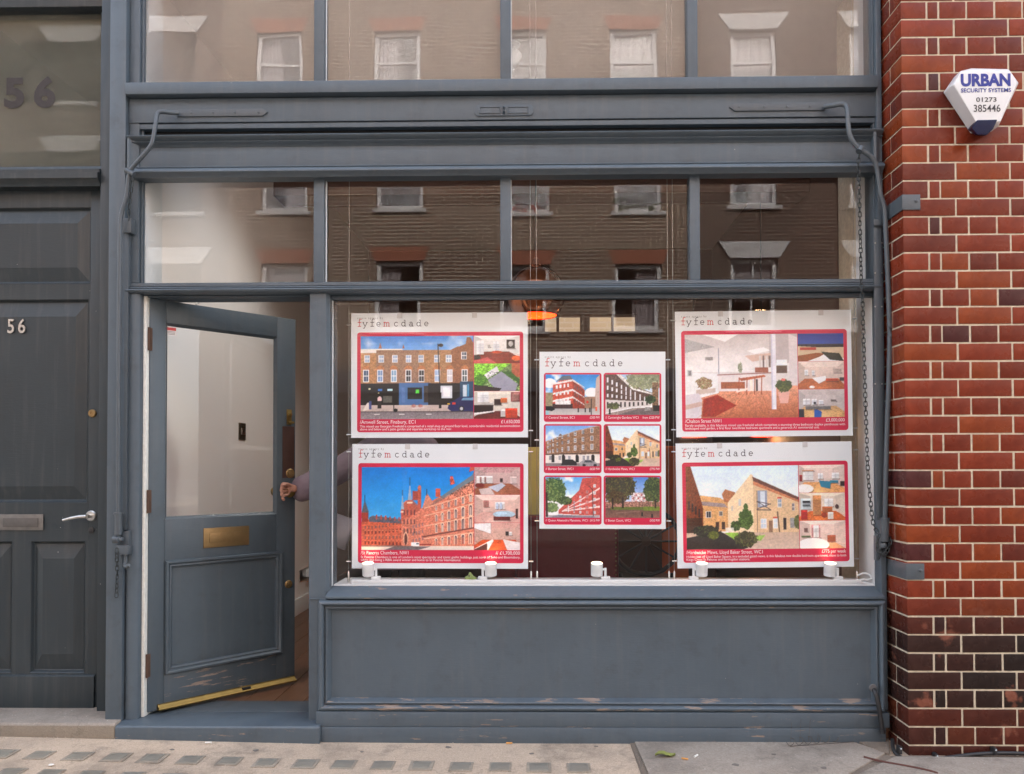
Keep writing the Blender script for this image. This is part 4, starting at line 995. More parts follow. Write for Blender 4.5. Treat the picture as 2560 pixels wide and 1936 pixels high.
def gothic(w, h):
    p = Pic(w, h); p.grad(0, 0, 1, .75, (10, 122, 208), (70, 172, 232)); p.clouds(.6, .45, (120, 190, 235), .66)
    BR, BD, TR_ = (208, 126, 102), (172, 88, 70), (240, 206, 180)
    # far curved wing
    p.poly([(0, .66), (.06, .63), (.36, .665), (.36, .96), (0, .97)], (198, 96, 68)); p.poly([(.07, .61), (.1, .585), (.36, .63), (.36, .68), (.07, .66)], (96, 96, 108)); p.tex(0, .58, .36, .97, .10)
    for k in range(6): p.rect(.13+.04*k, .575+.006*k, .142+.04*k, .63+.004*k, (180, 80, 60))
    for r in range(4):
        for k in range(11): p.rect(.03+.031*k, .71+.062*r-.0006*k*k*(1-r*.4), .042+.031*k, .745+.062*r-.0006*k*k*(1-r*.4), (110, 42, 36) if r % 2 else (120, 80, 74)); p.rect(.027+.031*k, .700+.062*r, .045+.031*k, .706+.062*r, (226, 150, 112), .7)
    p.poly([(0, .56), (.03, .4), (.065, .54), (.065, .62), (0, .62)], (84, 84, 92)); p.rect(.005, .55, .06, .66, (150, 60, 44)); p.line(.03, .34, .03, .42, .003, (40, 50, 70))
    # near block in steep perspective
    p.poly([(.355, .46), (.40, .40), (.53, .50), (.66, .38), (1, .16), (1, .95), (.355, .95)], BR); p.poly([(.66, .40), (1, .14), (1, .19), (.66, .44), (.55, .49), (.54, .52)], (150, 108, 96)); p.tex(.35, .1, 1, .95, .10)
    p.poly([(.36, .46), (.44, .38), (.47, .42), (.53, .5), (.44, .6), (.36, .62)], BD, .85)
    for a_, b__, c_, d_ in ((.43, .29, .02, .2), (.365, .40, .014, .14)):
        p.poly([(a_-c_, b__+.12), (a_, b__-.10), (a_+c_, b__+.12)], (150, 170, 190)); p.rect(a_-c_, b__+.11, a_+c_, b__+.11+d_, (190, 96, 74)); p.rect(a_-c_*1.2, b__+.13, a_+c_*1.2, b__+.15, TR_)
    p.line(.43, .13, .43, .22, .003, (50, 70, 90)); p.line(.365, .28, .365, .34, .003, (50, 70, 90))
    p.rect(.455, .29, .5, .4, (160, 76, 64)); p.rect(.5, .25, .53, .5, (182, 90, 72)); p.disc(.516, .25, .015, .03, (190, 110, 90)); p.poly([(.54, .5), (.58, .31), (.64, .43), (.6, .48)], (206, 136, 112)); p.line(.58, .27, .58, .34, .004, (60, 60, 80))
    p.rect(.66, .26, .70, .36, (190, 90, 70)); p.poly([(.785, .16), (.79, .11), (.81, .11), (.83, .2), (.79, .22)], (194, 84, 66)); p.poly([(.70, .36), (.98, .10), (1, .05), (1, .15), (.72, .38)], (110, 124, 134)); p.tex(.7, .05, 1, .38, .5); p.poly([(.955, .06), (.965, 0), (1, 0), (1, .04)], (180, 80, 60))
    def yl(f, u): return f*(1.0) - (u-.66)*(1.12-f)*.62      # storeys climb to the right
    for (f, hh, wd, cnt) in ((.50, .075, .020, 7), (.62, .11, .026, 7), (.745, .13, .026, 7), (.905, .11, .026, 7)):
        for k in range(cnt):
            u = .665+.053*k*(1+.03*k); sc_ = (1+.12*k)*.8
            if u > .99: continue
            v_ = yl(f, u)
            p.disc(u, v_-hh*.33*sc_, wd*.62*sc_, hh*.24*sc_, TR_); p.rect(u-wd*.55*sc_, v_-hh*.33*sc_, u+wd*.55*sc_, v_+hh*.42*sc_, TR_); p.rect(u-wd*.36*sc_, v_-hh*.32*sc_, u+wd*.36*sc_, v_+hh*.40*sc_, (112, 96, 104) if f < .9 else (150, 60, 50)); p.disc(u, v_-hh*.3*sc_, wd*.36*sc_, hh*.16*sc_, (96, 70, 78)); p.rect(u-.002, v_-hh*.3*sc_, u+.003, v_+hh*.4*sc_, (232, 206, 190))
    for f in (.455, .555, .685, .845): p.line(.56, yl(f, .56), 1, yl(f, 1.0), .0035, (235, 196, 166), .9)
    p.line(.54, .84, 1, .73, .006, (108, 56, 50))
    for r in range(3):
        for k in range(4): p.rect(.375+.03*k, .52+.11*r, .388+.03*k, .58+.11*r, (104, 66, 66)); p.rect(.455+.027*k, .70+.085*r-.01*k, .468+.027*k, .74+.085*r-.01*k, (150, 110, 108))
    p.disc(.395, .86, .022, .08, (230, 180, 150)); p.disc(.395, .87, .014, .07, (96, 50, 46))
    p.grad(0, .95, 1, 1, (228, 210, 196), (214, 200, 190)); p.poly([(.2, 1), (.3, .95), (.62, .955), (.5, 1)], (60, 52, 60), .7); p.rect(.0, .94, .36, .96, (120, 90, 84), .7); p.rect(.445, .905, .515, .95, (240, 242, 246)); p.rect(.49, .915, .51, .93, (70, 80, 90)); p.rect(.515, .925, .62, .94, (150, 50, 44))
    return p
def loft(w, h):
    p = Pic(w, h, (.84, .82, .81)); p.grad(0, 0, 1, .45, (196, 188, 186), (232, 230, 228)); p.poly([(0, .05), (.27, .15), (0, .22)], (168, 166, 166)); p.poly([(.15, 0), (.48, 0), (.36, .09)], (236, 236, 234)); p.poly([(.55, .2), (.70, .16), (.76, .2), (.62, .24)], (250, 250, 250)); p.rect(.75, .0, 1, .35, (186, 178, 178)); p.poly([(.92, 0), (1, .05), (1, .8), (.93, .74)], (214, 206, 206))
    p.grad(0, .62, 1, 1, (226, 164, 134), (168, 98, 68)); p.poly([(0, .45), (.3, .47), (.3, .7), (0, .8)], (226, 226, 226)); p.rect(.29, .48, .78, .68, (220, 212, 210)); p.line(.29, .485, .78, .465, .004, (140, 90, 80)); p.rect(.32, .57, .53, .65, (160, 92, 60)); p.poly([(.53, .26), (.76, .23), (.76, .3), (.6, .33)], (206, 180, 166)); 
    for k in range(4): p.rect(.66+.028*k, .26, .678+.028*k, .4, (120, 108, 104) if k % 2 else (206, 200, 196))
    p.rect(.62, .4, .74, .46, (150, 96, 80)); p.rect(.81, .38, .905, .47, (92, 74, 62)); p.rect(.81, .31, .905, .38, (226, 234, 240)); p.foliage(.49, .4, .02, .06, (110, 120, 90), (190, 190, 180)); p.foliage(.17, .58, .07, .07, (130, 100, 70), (200, 190, 160)); p.rect(.02, .42, .065, .5, (200, 200, 200)); p.rect(.03, .43, .055, .49, (120, 120, 124))
    p.poly([(.1, .66), (.27, .64), (.27, .69), (.1, .72)], (196, 180, 170)); p.poly([(.16, .77), (.285, .72), (.455, .85), (.26, .98), (.15, .98)], (150, 52, 40)); p.tex(.14, .7, .46, 1, .10); p.poly([(0, .72), (.12, .7), (.15, .78), (.14, 1), (0, 1)], (206, 200, 206)); p.line(0, .87, .13, .83, .02, (190, 150, 130), .6)
    for u in (.48, .55, .62, .68): p.line(u, .52, u-.005, .72, .004, (150, 76, 52)); 
    p.poly([(.47, .53), (.7, .49), (.72, .51), (.5, .56)], (176, 96, 64)); p.rect(.575, .55, .6, .68, (240, 226, 214)); p.rect(.63, .54, .645, .68, (50, 36, 34)); p.poly([(.45, .68), (.55, .64), (.56, .66), (.46, .7)], (244, 220, 206), .9); [p.line(.1+.13*k, 1.0, .45+.045*k, .68, .003, (150, 84, 58), .35) for k in range(8)]
    p.rect(.765, .0, .805, .9, (226, 226, 234)); p.rect(.765, .0, .778, .9, (200, 200, 214)); p.poly([(.82, .69), (.925, .69), (.91, .83), (.84, .83)], (224, 176, 164)); p.foliage(.875, .62, .07, .08, (56, 70, 34), (110, 120, 60)); p.disc(.87, .55, .02, .015, (220, 120, 110)); p.rect(.18, .27, .25, .31, (150, 146, 144)); p.line(.3, .17, .3, .47, .004, (150, 150, 160)); return p
def mews(w, h, crop=0):
    p = Pic(w, h); p.grad(0, 0, 1, .55, (206, 226, 240), (234, 242, 246)); BK = (214, 184, 146)
    p.poly([(.12, .35), (.3, .38), (.4, .46), (.4, .78), (.12, .8)], (212, 164, 110)); p.poly([(.12, .42), (.34, .45), (.37, .5), (.14, .47)], (156, 140, 140)); p.poly([(.32, .34), (.35, .28), (.44, .32), (.4, .45), (.34, .43)], (176, 118, 84)); p.poly([(0, 0), (.045, 0), (.13, .38), (.15, .5), (.15, 1), (0, 1)], (116, 60, 36)); p.tex(0, 0, .16, 1, .2); p.rect(0, .62, .14, 1, (50, 36, 28), .7)
    for k in range(4): p.rect(.02+.03*k, .42+.03*k, .035+.03*k, .52+.03*k, (60, 44, 44))
    p.poly([(.37, .44), (.58, .10), (.60, .12), (.60, .84), (.37, .8)], (230, 206, 170)); p.poly([(.60, .14), (1, .40), (1, .8), (.60, .84)], BK); p.poly([(.59, .13), (1, .385), (1, .42), (.60, .185)], (108, 72, 62)); p.poly([(.6, .185), (1, .42), (1, .445), (.6, .23)], (190, 124, 90)); p.tex(.36, .1, 1, .85, .07)
    p.rect(.638, .30, .72, .50, (150, 160, 180)); p.rect(.66, .31, .70, .48, (214, 224, 232)); p.line(.63, .43, .75, .465, .003, (70, 60, 66)); p.line(.63, .53, .75, .535, .004, (80, 66, 70)); p.line(.63, .43, .75, .53, .003, (80, 70, 74)); p.line(.63, .52, .75, .46, .003, (80, 70, 74)); p.rect(.628, .3, .634, .84, (80, 56, 56))
    p.win(.83, .45, .035, .11, (220, 214, 210), (130, 150, 170)); p.rect(.81, .38, .85, .4, (196, 86, 70)); p.win(.95, .5, .024, .09, (210, 200, 200), (90, 90, 100)); p.win(.685, .695, .055, .12, (226, 222, 222), (190, 205, 220)); p.win(.79, .69, .04, .13, (230, 226, 224), (205, 215, 220)); p.rect(.77, .615, .82, .635, (200, 92, 72)); p.rect(.73, .66, .765, .8, (140, 110, 90)); p.rect(.86, .63, .885, .77, (56, 46, 50)); p.rect(.92, .63, .96, .75, (150, 150, 150)); p.line(.81, .56, .825, .8, .006, (110, 90, 70))
    p.win(.2, .58, .05, .08, (236, 232, 226), (60, 60, 64)); p.win(.31, .57, .035, .06, (226, 220, 210), (90, 84, 80)); p.rect(.26, .67, .29, .76, (70, 50, 46)); p.rect(.315, .67, .345, .76, (70, 50, 46)); p.rect(.465, .40, .49, .48, (190, 190, 190)); p.rect(.4, .48, .415, .54, (200, 190, 180))
    p.grad(0, .8, 1, 1, (196, 170, 150), (206, 184, 168)); p.poly([(0, .86), (.3, .78), (.55, .98), (.5, 1), (0, 1)], (48, 42, 40)); p.poly([(.34, .8), (.46, .8), (.47, .9), (.42, .88)], (140, 180, 70)); p.poly([(.62, .84), (.7, .83), (.66, .9), (.6, .9)], (150, 186, 90)); p.tex(0, .78, 1, 1, .05, 3)
    p.foliage(.53, .64, .065, .12, (50, 74, 30), (110, 140, 70)); p.foliage(.53, .5, .02, .05, (60, 84, 40), (110, 140, 80)); p.foliage(.44, .72, .05, .06, (44, 64, 30), (90, 120, 60)); p.foliage(.53, .88, .10, .10, (44, 44, 26), (104, 96, 58)); p.foliage(.18, .78, .12, .07, (22, 24, 18), (40, 44, 30)); p.foliage(.24, .83, .05, .05, (80, 88, 30), (130, 140, 50)); p.rect(.35, .74, .42, .79, (230, 226, 220), .8); p.foliage(.985, .68, .03, .08, (80, 90, 50), (130, 130, 90)); return p
def room(w, h, wall, floor, objs, fl=.62, ceil=None):
    p = Pic(w, h); wall = np.asarray(wall, float); cl = random.uniform(.12, .24); cr = random.uniform(.72, .9); ct = .2 if ceil is not None else .12
    p.grad(0, 0, 1, 1, wall, wall*.88); p.poly([(0, 0), (cl, ct), (cl, fl), (0, fl+.2)], wall*.86); p.poly([(1, 0), (cr, ct), (cr, fl), (1, fl+.22)], wall*.93)
    p.poly([(0, 0), (1, 0), (cr, ct), (cl, ct)], ceil if ceil is not None else np.minimum(255, wall*1.06)); p.line(cl, ct, cl, fl, .004, wall*.72, .6); p.line(cr, ct, cr, fl, .004, wall*.76, .6); p.line(cl, fl, cr, fl, .006, wall*.6, .6)
    fa = np.asarray(floor, float); p.poly([(0, fl+.2), (cl, fl), (cr, fl), (1, fl+.22), (1, 1), (0, 1)], fa)
    for k in range(9): p.line(.5+(k-4)*.05, fl, .5+(k-4)*.3, 1.0, .004, fa*(.78 if k % 2 else 1.15), .5)
    p.put((p.v > fl)*np.clip(1-np.abs(p.u-.45)*3, 0, 1)*np.clip((p.v-fl)*3, 0, 1), np.minimum(255, fa*1.3+30), .45)
    for o in objs:
        if o[0] == 'r':
            c = np.asarray(o[5], float); u0, v0, u1, v1 = o[1:5]; p.rect(u0+.012, v1-.01, u1+.02, v1+.03, (40, 30, 28), .35); p.rect(u0, v0, u1, v1, c*.86)
            p.rect(u0, v0, u1, v0+(v1-v0)*.22, np.minimum(255, c*1.08)); p.rect(u0, v0, u0+(u1-u0)*.25, v1, c*.95, .7)
            if c.min() > 235: p.line((u0+u1)/2, v0, (u0+u1)/2, v1, .004, (170, 170, 176)); p.line(u0, (v0+v1)/2, u1, (v0+v1)/2, .004, (180, 180, 186))
        elif o[0] == 'p':
            c = np.asarray(o[2], float); p.poly([(a_+.012, b__+.02) for a_, b__ in o[1]], c*.5, .4); p.poly(o[1], c)
        elif o[0] == 'd':
            c = np.asarray(o[5], float); p.disc(o[1]+.01, o[2]+o[4]*.4, o[3], o[4]*.8, (50, 36, 32), .35); p.disc(*o[1:5], c); p.disc(o[1]-o[3]*.25, o[2]-o[4]*.3, o[3]*.5, o[4]*.45, np.minimum(255, c*1.15), .7)
        elif o[0] == 'f': p.foliage(*o[1:5], o[5], o[6])
    p.a = p.a*(1+.03*(p.fuzz(max(3, w//10))-.5)*2+.04*(p.fuzz(2)-.5)*2)[..., None]
    return p
def corner(w, h):
    p = Pic(w, h); p.grad(0, 0, 1, .9, (40, 130, 205), (170, 215, 240)); p.clouds(.6, .9, th=.52); p.disc(.08, .22, .12, .12, (246, 246, 248)); p.disc(.85, .45, .13, .12, (240, 244, 248))
    p.rect(0, .45, .16, .78, (150, 140, 110)); p.poly([(.14, .26), (.32, .1), (.5, .12), (.72, .38), (.72, .88), (.5, .9), (.13, .82)], (190, 86, 66)); p.poly([(.2, .17), (.32, .04), (.45, .03), (.5, .12), (.3, .15)], (96, 106, 116)); p.poly([(.5, .14), (.72, .40), (.72, .88), (.5, .9)], (150, 62, 46))
    for v_, k_ in ((.14, .02), (.38, -.0), (.56, .02)): p.poly([(.14, v_+.08), (.5, v_-.02), (.5, v_+.03), (.14, v_+.12)], (232, 226, 222)); p.poly([(.5, v_-.02), (.72, v_+.18), (.72, v_+.2), (.5, v_+.03)], (222, 214, 210))
    for r in range(3):
        for k in range(4): p.rect(.19+.07*k, .27+.17*r-.015*k, .225+.07*k, .36+.17*r-.015*k, (226, 226, 228) if r < 2 else (236, 236, 236)); p.rect(.53+.045*k, .26+.17*r+.035*k, .55+.045*k, .36+.17*r+.03*k, (110, 80, 76))
    p.rect(.13, .72, .5, .85, (60, 40, 40)); p.rect(.18, .64, .46, .74, (230, 226, 224)); p.tex(.1, .1, .75, .9, .15); p.poly([(.93, .1), (1, 0), (1, .9), (.9, .8)], (190, 170, 160)); p.rect(.72, .55, .92, .85, (150, 120, 100)); p.grad(0, .84, 1, 1, (170, 168, 168), (196, 190, 186)); p.poly([(0, .78), (.12, .78), (.18, .86), (.12, .9), (0, .88)], (24, 28, 32)); p.rect(0, .9, .06, 1, (150, 200, 210))
    for u in (.59, .72, .8): p.rect(u, .82, u+.022, .93, (40, 36, 40))
    p.rect(.92, .8, .95, .9, (220, 90, 50)); p.rect(.83, .6, .845, 1, (36, 36, 38)); p.disc(.77, .68, .022, .03, (200, 50, 40)); return p
def crescent(w, h):
    p = Pic(w, h); p.grad(0, 0, 1, .6, (170, 200, 225), (225, 232, 238)); p.poly([(0, 0), (.26, 0), (.45, .25), (.95, .5), (.95, .76), (.45, .82), (0, .95)], (96, 76, 68)); p.poly([(.2, 0), (.28, 0), (.55, .34), (.95, .5), (.95, .53), (.5, .38)], (226, 222, 218)); p.tex(0, 0, 1, .9, .2)
    for r in range(3):
        for k in range(9): f = .03+.085*k; p.rect(f, .08+.2*r+.045*k*(1.3-.5*r), f+.03-.001*k, .2+.18*r+.04*k*(1.3-.5*r), (226, 228, 230))
    p.poly([(0, .62), (.45, .65), (.95, .66), (.95, .76), (.45, .82), (0, .95)], (206, 200, 196)); 
    for k in range(10): p.rect(.03+.08*k, .68, .06+.08*k, .84-.01*k, (60, 52, 50))
    p.poly([(0, .97), (.5, .83), (1, .8), (1, 1), (0, 1)], (150, 134, 128)); p.poly([(.2, 1), (.6, .85), (1, .82), (1, 1)], (110, 100, 100)); p.foliage(.75, .16, .38, .22, (120, 120, 80), (196, 196, 170), .8); p.rect(.86, .2, .98, .85, (128, 100, 76)); p.tex(.84, .1, 1, .85, .3); p.foliage(.83, .62, .1, .1, (40, 60, 40), (80, 100, 70)); p.poly([(.72, .86), (.74, .8), (.82, .8), (.84, .88), (.72, .9)], (150, 146, 142)); p.rect(.88, .76, 1, .9, (40, 36, 32)); p.foliage(.15, .78, .12, .08, (60, 66, 40), (120, 120, 80)); p.rect(.07, .85, .1, .98, (24, 22, 22)); return p
def terrace(w, h):
    p = Pic(w, h); p.grad(0, 0, 1, .5, (110, 165, 225), (205, 220, 238)); p.clouds(.4, .8); p.poly([(0, .40), (.55, .13), (1, 0), (1, .95), (0, .95)], (142, 108, 84)); p.tex(0, 0, 1, 1, .18); p.line(0, .4, .55, .14, .008, (180, 150, 130)); p.line(.55, .14, 1, 0, .008, (180, 150, 130)); p.poly([(.24, .26), (.27, .2), (.32, .24)], (90, 70, 60))
    for k in range(9):
        u = .05+.03*k+.0088*k*k; sc_ = .6+.1*k
        for r, (v0_, v1_) in enumerate(((.43, .12), (.53, .31), (.65, .52))): f = k/8; vv = v0_*(1-f)+v1_*f; p.win(u, vv, .036*sc_, .085*sc_*(1.2 if r == 2 else 1), (228, 228, 226), (120, 124, 130) if r < 2 else (150, 150, 156), False)
    p.poly([(0, .72), (1, .70), (1, .95), (0, .95)], (222, 216, 210)); p.line(0, .71, 1, .66, .006, (50, 44, 44))
    for u in (.14, .33, .58, .87): p.disc(u, .76, .03, .05, (40, 38, 40)); p.rect(u-.03, .76, u+.03, .9, (40, 38, 40))
    for u in (.07, .24, .42, .68, .76): p.rect(u, .74, u+.045, .84, (150, 150, 156))
    p.grad(0, .92, 1, 1, (120, 112, 112), (140, 130, 130)); p.poly([(.29, .95), (.31, .88), (.36, .83), (.5, .83), (.57, .9), (.58, .97), (.3, .97)], (40, 36, 40)); p.poly([(.62, .97), (.63, .9), (.7, .84), (.84, .84), (.92, .9), (.98, .94), (.97, .99), (.63, .99)], (150, 146, 150)); p.poly([(.7, .9), (.73, .855), (.83, .855), (.88, .9)], (70, 74, 82)); p.disc(.71, .97, .03, .035, (40, 40, 44)); p.disc(.91, .97, .03, .035, (40, 40, 44)); return p
def mansions(w, h):
    p = Pic(w, h); p.grad(0, 0, 1, .6, (90, 165, 225), (220, 234, 244)); p.clouds(.6, .9, th=.45); p.poly([(.24, .82), (.62, .33), (.66, .12), (.68, .03), (1, 0), (1, .95), (.24, .9)], (190, 88, 80)); p.tex(.2, 0, 1, 1, .08)
    for f in (.25, .5, .7): p.poly([(.3, .84-.02*f), (1, f), (1, f+.045), (.3, .85)], (236, 226, 222), .9)
    for k in range(6):
        u = .42+.1*k+.005*k*k; sc_ = .5+.16*k
        for r in range(5):
            v_ = .84-(.84-(.12+.19*r))*(u-.3)/.7
            if u < 1: p.win(u, v_, .04*sc_, .07*sc_, (240, 236, 234), (150, 150, 160))
    p.rect(.73, .06, .80, .98, (190, 80, 72), .5); p.grad(0, .93, 1, 1, (180, 174, 176), (160, 156, 160)); p.line(.86, .3, .88, .97, .006, (60, 50, 54)); p.line(.8, .22, .86, .31, .005, (60, 50, 54)); p.foliage(.14, .32, .24, .3, (60, 84, 40), (150, 170, 110)); p.foliage(.36, .58, .14, .1, (46, 66, 34), (110, 130, 80)); p.foliage(.1, .75, .15, .12, (84, 110, 60), (160, 180, 120)); p.line(.02, .4, .03, .95, .02, (60, 48, 40)); p.poly([(.02, 1), (.25, .92), (.9, .96), (.9, 1)], (130, 130, 140)); return p
def square(w, h):
    p = Pic(w, h); p.grad(0, 0, 1, .6, (80, 130, 205), (200, 214, 236)); p.rect(.48, .38, .85, .75, (214, 190, 190)); p.tex(.48, .38, .85, .75, .4)
    for r in range(4):
        for k in range(7): p.rect(.5+.05*k, .42+.08*r, .525+.05*k, .46+.08*r, (170, 70, 70) if (r+k) % 2 else (240, 236, 240))
    p.rect(0, .6, 1, .76, (150, 110, 96)); p.tex(0, .58, 1, .78, .4); p.grad(0, .76, 1, 1, (104, 78, 70), (126, 92, 80)); p.rect(.1, .73, .7, .8, (96, 110, 50)); p.rect(.7, .72, 1, .82, (110, 130, 50)); p.foliage(.25, .22, .3, .34, (54, 46, 26), (104, 92, 54)); p.foliage(.2, .5, .2, .16, (70, 52, 34), (110, 86, 60)); p.rect(.12, .5, .15, .78, (50, 36, 30)); p.rect(.3, .5, .34, .76, (50, 36, 30)); p.foliage(.9, .3, .2, .32, (50, 62, 30), (104, 116, 64)); p.rect(.9, .55, .93, .76, (60, 44, 36)); p.rect(.66, .86, .69, .95, (30, 30, 34)); p.rect(.84, .9, .87, 1, (30, 30, 34)); p.line(.2, .88, .62, .83, .01, (150, 120, 110), .6); return p
M['print'] = None
m, t, b = newmat('colour_print'); at_ = t.nodes.new('ShaderNodeVertexColor'); at_.layer_name = 'print'
t.links.new(at_.outputs[0], b.inputs['Base Color']); b.inputs['Roughness'].default_value = .28; M['print'] = m
def print_mesh(name, pic, x0, x1, z0, z1, y, parent):
    h, w_ = pic.h, pic.w
    a = pic.a*(1+.06*(pic.fuzz(max(5, w_//9))-.5)+.07*(pic.fuzz(3)-.5))[..., None]
    tm = ((a[..., 2] < a[..., 0]+.06) & (a.mean(2) < .66)); a = np.where(tm[..., None], a*(1+.24*(pic.fuzz(2)-.5)+.10*(pic.fuzz(5)-.5))[..., None], a*(1+.05*(pic.fuzz(14)-.5))[..., None])
    g_ = a.mean(2, keepdims=True); a = g_+(a-g_)*1.02; a = np.clip((a-.5)*1.10+.525, 0, 1)
    for ax in (0, 1): a = .12*np.roll(a, 1, ax)+.76*a+.12*np.roll(a, -1, ax)
    a = np.clip(a+rng.normal(0, .010, a.shape), 0, 1)
    me = bpy.data.meshes.new(name)
    xs = x0+(x1-x0)*(np.arange(w_))/(w_-1); zs = z1-(z1-z0)*(np.arange(h))/(h-1)
    co = np.zeros((h, w_, 3)); co[..., 0] = xs[None, :]; co[..., 1] = y; co[..., 2] = zs[:, None]
    idx = np.arange(h*w_).reshape(h, w_); q = np.stack([idx[1:, :-1], idx[1:, 1:], idx[:-1, 1:], idx[:-1, :-1]], -1).reshape(-1, 4)
    me.vertices.add(h*w_); me.vertices.foreach_set('co', co.ravel()); me.loops.add(q.size); me.loops.foreach_set('vertex_index', q.ravel().astype(np.int32))
    me.polygons.add(len(q)); me.polygons.foreach_set('loop_start', np.arange(0, q.size, 4, dtype=np.int32)); me.update(calc_edges=True)
    ca = me.color_attributes.new('print', 'FLOAT_COLOR', 'POINT'); rgba = np.ones((h*w_, 4)); rgba[:, :3] = lin(a.reshape(-1, 3)); ca.data.foreach_set('color', rgba.ravel())
    return link(name, me, M['print'], parent)
# ------------------------------------------------------------------ typewriter-style logo glyphs (strokes with slab serifs)
def arc(cx, cy, rx, ry, a0, a1, n=10): return [(cx+rx*math.cos(R(a0+(a1-a0)*k/n)), cy+ry*math.sin(R(a0+(a1-a0)*k/n))) for k in range(n+1)]
GL = {'f': [[(.38, 0), (.38, 1.05)] + arc(.62, 1.05, .24, .25, 180, 50), [(.1, .7), (.72, .7)], [(.12, 0), (.66, 0)]],
      'y': [[(.08, .7), (.42, 0)], [(.78, .7), (.34, -.22)] + arc(.2, -.22, .14, .12, 0, -120, 6), [(0, .7), (.24, .7)], [(.62, .7), (.88, .7)]],
      'e': [[(.1, .36), (.72, .36)] + arc(.41, .36, .31, .35, 0, 310, 16)],
      'm': [[(.1, 0), (.1, .7)], arc(.3, .45, .2, .25, 180, 0) + [(.5, 0)], arc(.7, .45, .2, .25, 180, 0) + [(.9, 0)], [(-.03, .7), (.1, .7)], [(-.04, 0), (.24, 0)], [(.38, 0), (.62, 0)], [(.78, 0), (1.04, 0)]],
      'c': [arc(.42, .35, .32, .35, 45, 315, 16)],
      'd': [arc(.38, .35, .3, .35, 0, 360, 18), [(.68, 1.05), (.68, 0)], [(.5, 1.05), (.68, 1.05)], [(.68, 0), (.84, 0)]],
      'a': [arc(.36, .2, .26, .2, 0, 360, 16), arc(.38, .48, .24, .22, 150, 0, 8) + [(.62, 0)], [(.62, 0), (.8, 0)]]}
def logo(parent, x0, x1, zb, xh, y, red, grey):
    k = xh/.7; xs = [0, 1.0, 2.35, 3.5, 4.9, 6.75, 8.1, 9.5, 10.9, 12.3]; sc_ = (x1-x0)/13.0
    for ch_, xo_ in zip('fyfemcdade', xs):
        mb = MB(); i_ = 0
        for st_ in GL[ch_]:
            for j in range(len(st_)-1):
                a_, b__ = Vector((st_[j][0], st_[j][1])), Vector((st_[j+1][0], st_[j+1][1])); d_ = b__-a_
                if d_.length < 1e-5: continue
                d_.normalize(); n_ = Vector((-d_.y, d_.x))*.060; a2, b2 = a_-d_*.03, b__+d_*.03; i_ += 1
                P_ = lambda q: (x0+xo_*sc_+q.x*k, y-.00002*i_, zb+q.y*k)
                mb.add([P_(a2-n_), P_(b2-n_), P_(b2+n_), P_(a2+n_)], [(0, 1, 2, 3)])
        mb.build('logo_letter', red if (ch_ == 'm' or xo_ == 0) else grey, parent, smooth=False, fixn=False)
def rrect(x0, x1, z0, z1, r, n=5):
    out = []
    for cx, cz, a0 in ((x1-r, z0+r, -90), (x1-r, z1-r, 0), (x0+r, z1-r, 90), (x0+r, z0+r, 180)): out += arc(cx, cz, r, r, a0, a0+90, n)
    return out
SHEET = simple('poster_paper', (.77, .82, .845), .3, var=.015); PINK = simple('poster_crimson', (.62, .010, .060), .3, var=.04, scale=3)
LRED = simple('logo_red', (.55, .05, .06), .4); LGREY = simple('logo_grey', (.07, .07, .085), .4); WTXT = simple('poster_white_print', (.85, .80, .82), .4, var=.01); SMALL = simple('poster_small_print', (.13, .13, .14), .5)
CLIPM = simple('clear_clip', (.62, .62, .62), .25, var=.02)
PYY = .125
def fit(o, wmax):
    d_ = text_width(o)
    if d_ > 1e-5: o.scale.x *= wmax/d_
def poster(label, corners, kind, build):
    tl, tr, br, bl = [at(px_, py_, PYY) for px_, py_ in corners]
    x0, x1, z0, z1 = (tl.x+bl.x)/2, (tr.x+br.x)/2, (bl.z+br.z)/2, (tl.z+tr.z)/2
    tilt = math.atan2(((tr.z-tl.z)+(br.z-bl.z))/2, x1-x0)
    o = thing('property_poster', label, 'poster', ((x0+x1)/2, PYY, (z0+z1)/2), 'property posters hung in the window')
    o.rotation_euler = (0, -tilt, 0)
    W, H = x1-x0, z1-z0
    fx = lambda f: -W/2+W*f
    fz = lambda f: H/2-H*f
    MB().box(-W/2, W/2, -.0004, .0025, -H/2, H/2).build('sheet', SHEET, o, .0)
    box('acrylic_holder', M['pane_acrylic'], o, -W/2-.006, W/2+.006, .0032, .0062, -H/2-.005, H/2+.004, 0)
    build(o, W, H, fx, fz); return o
M['pane_acrylic'] = glass('clear_acrylic', .03)
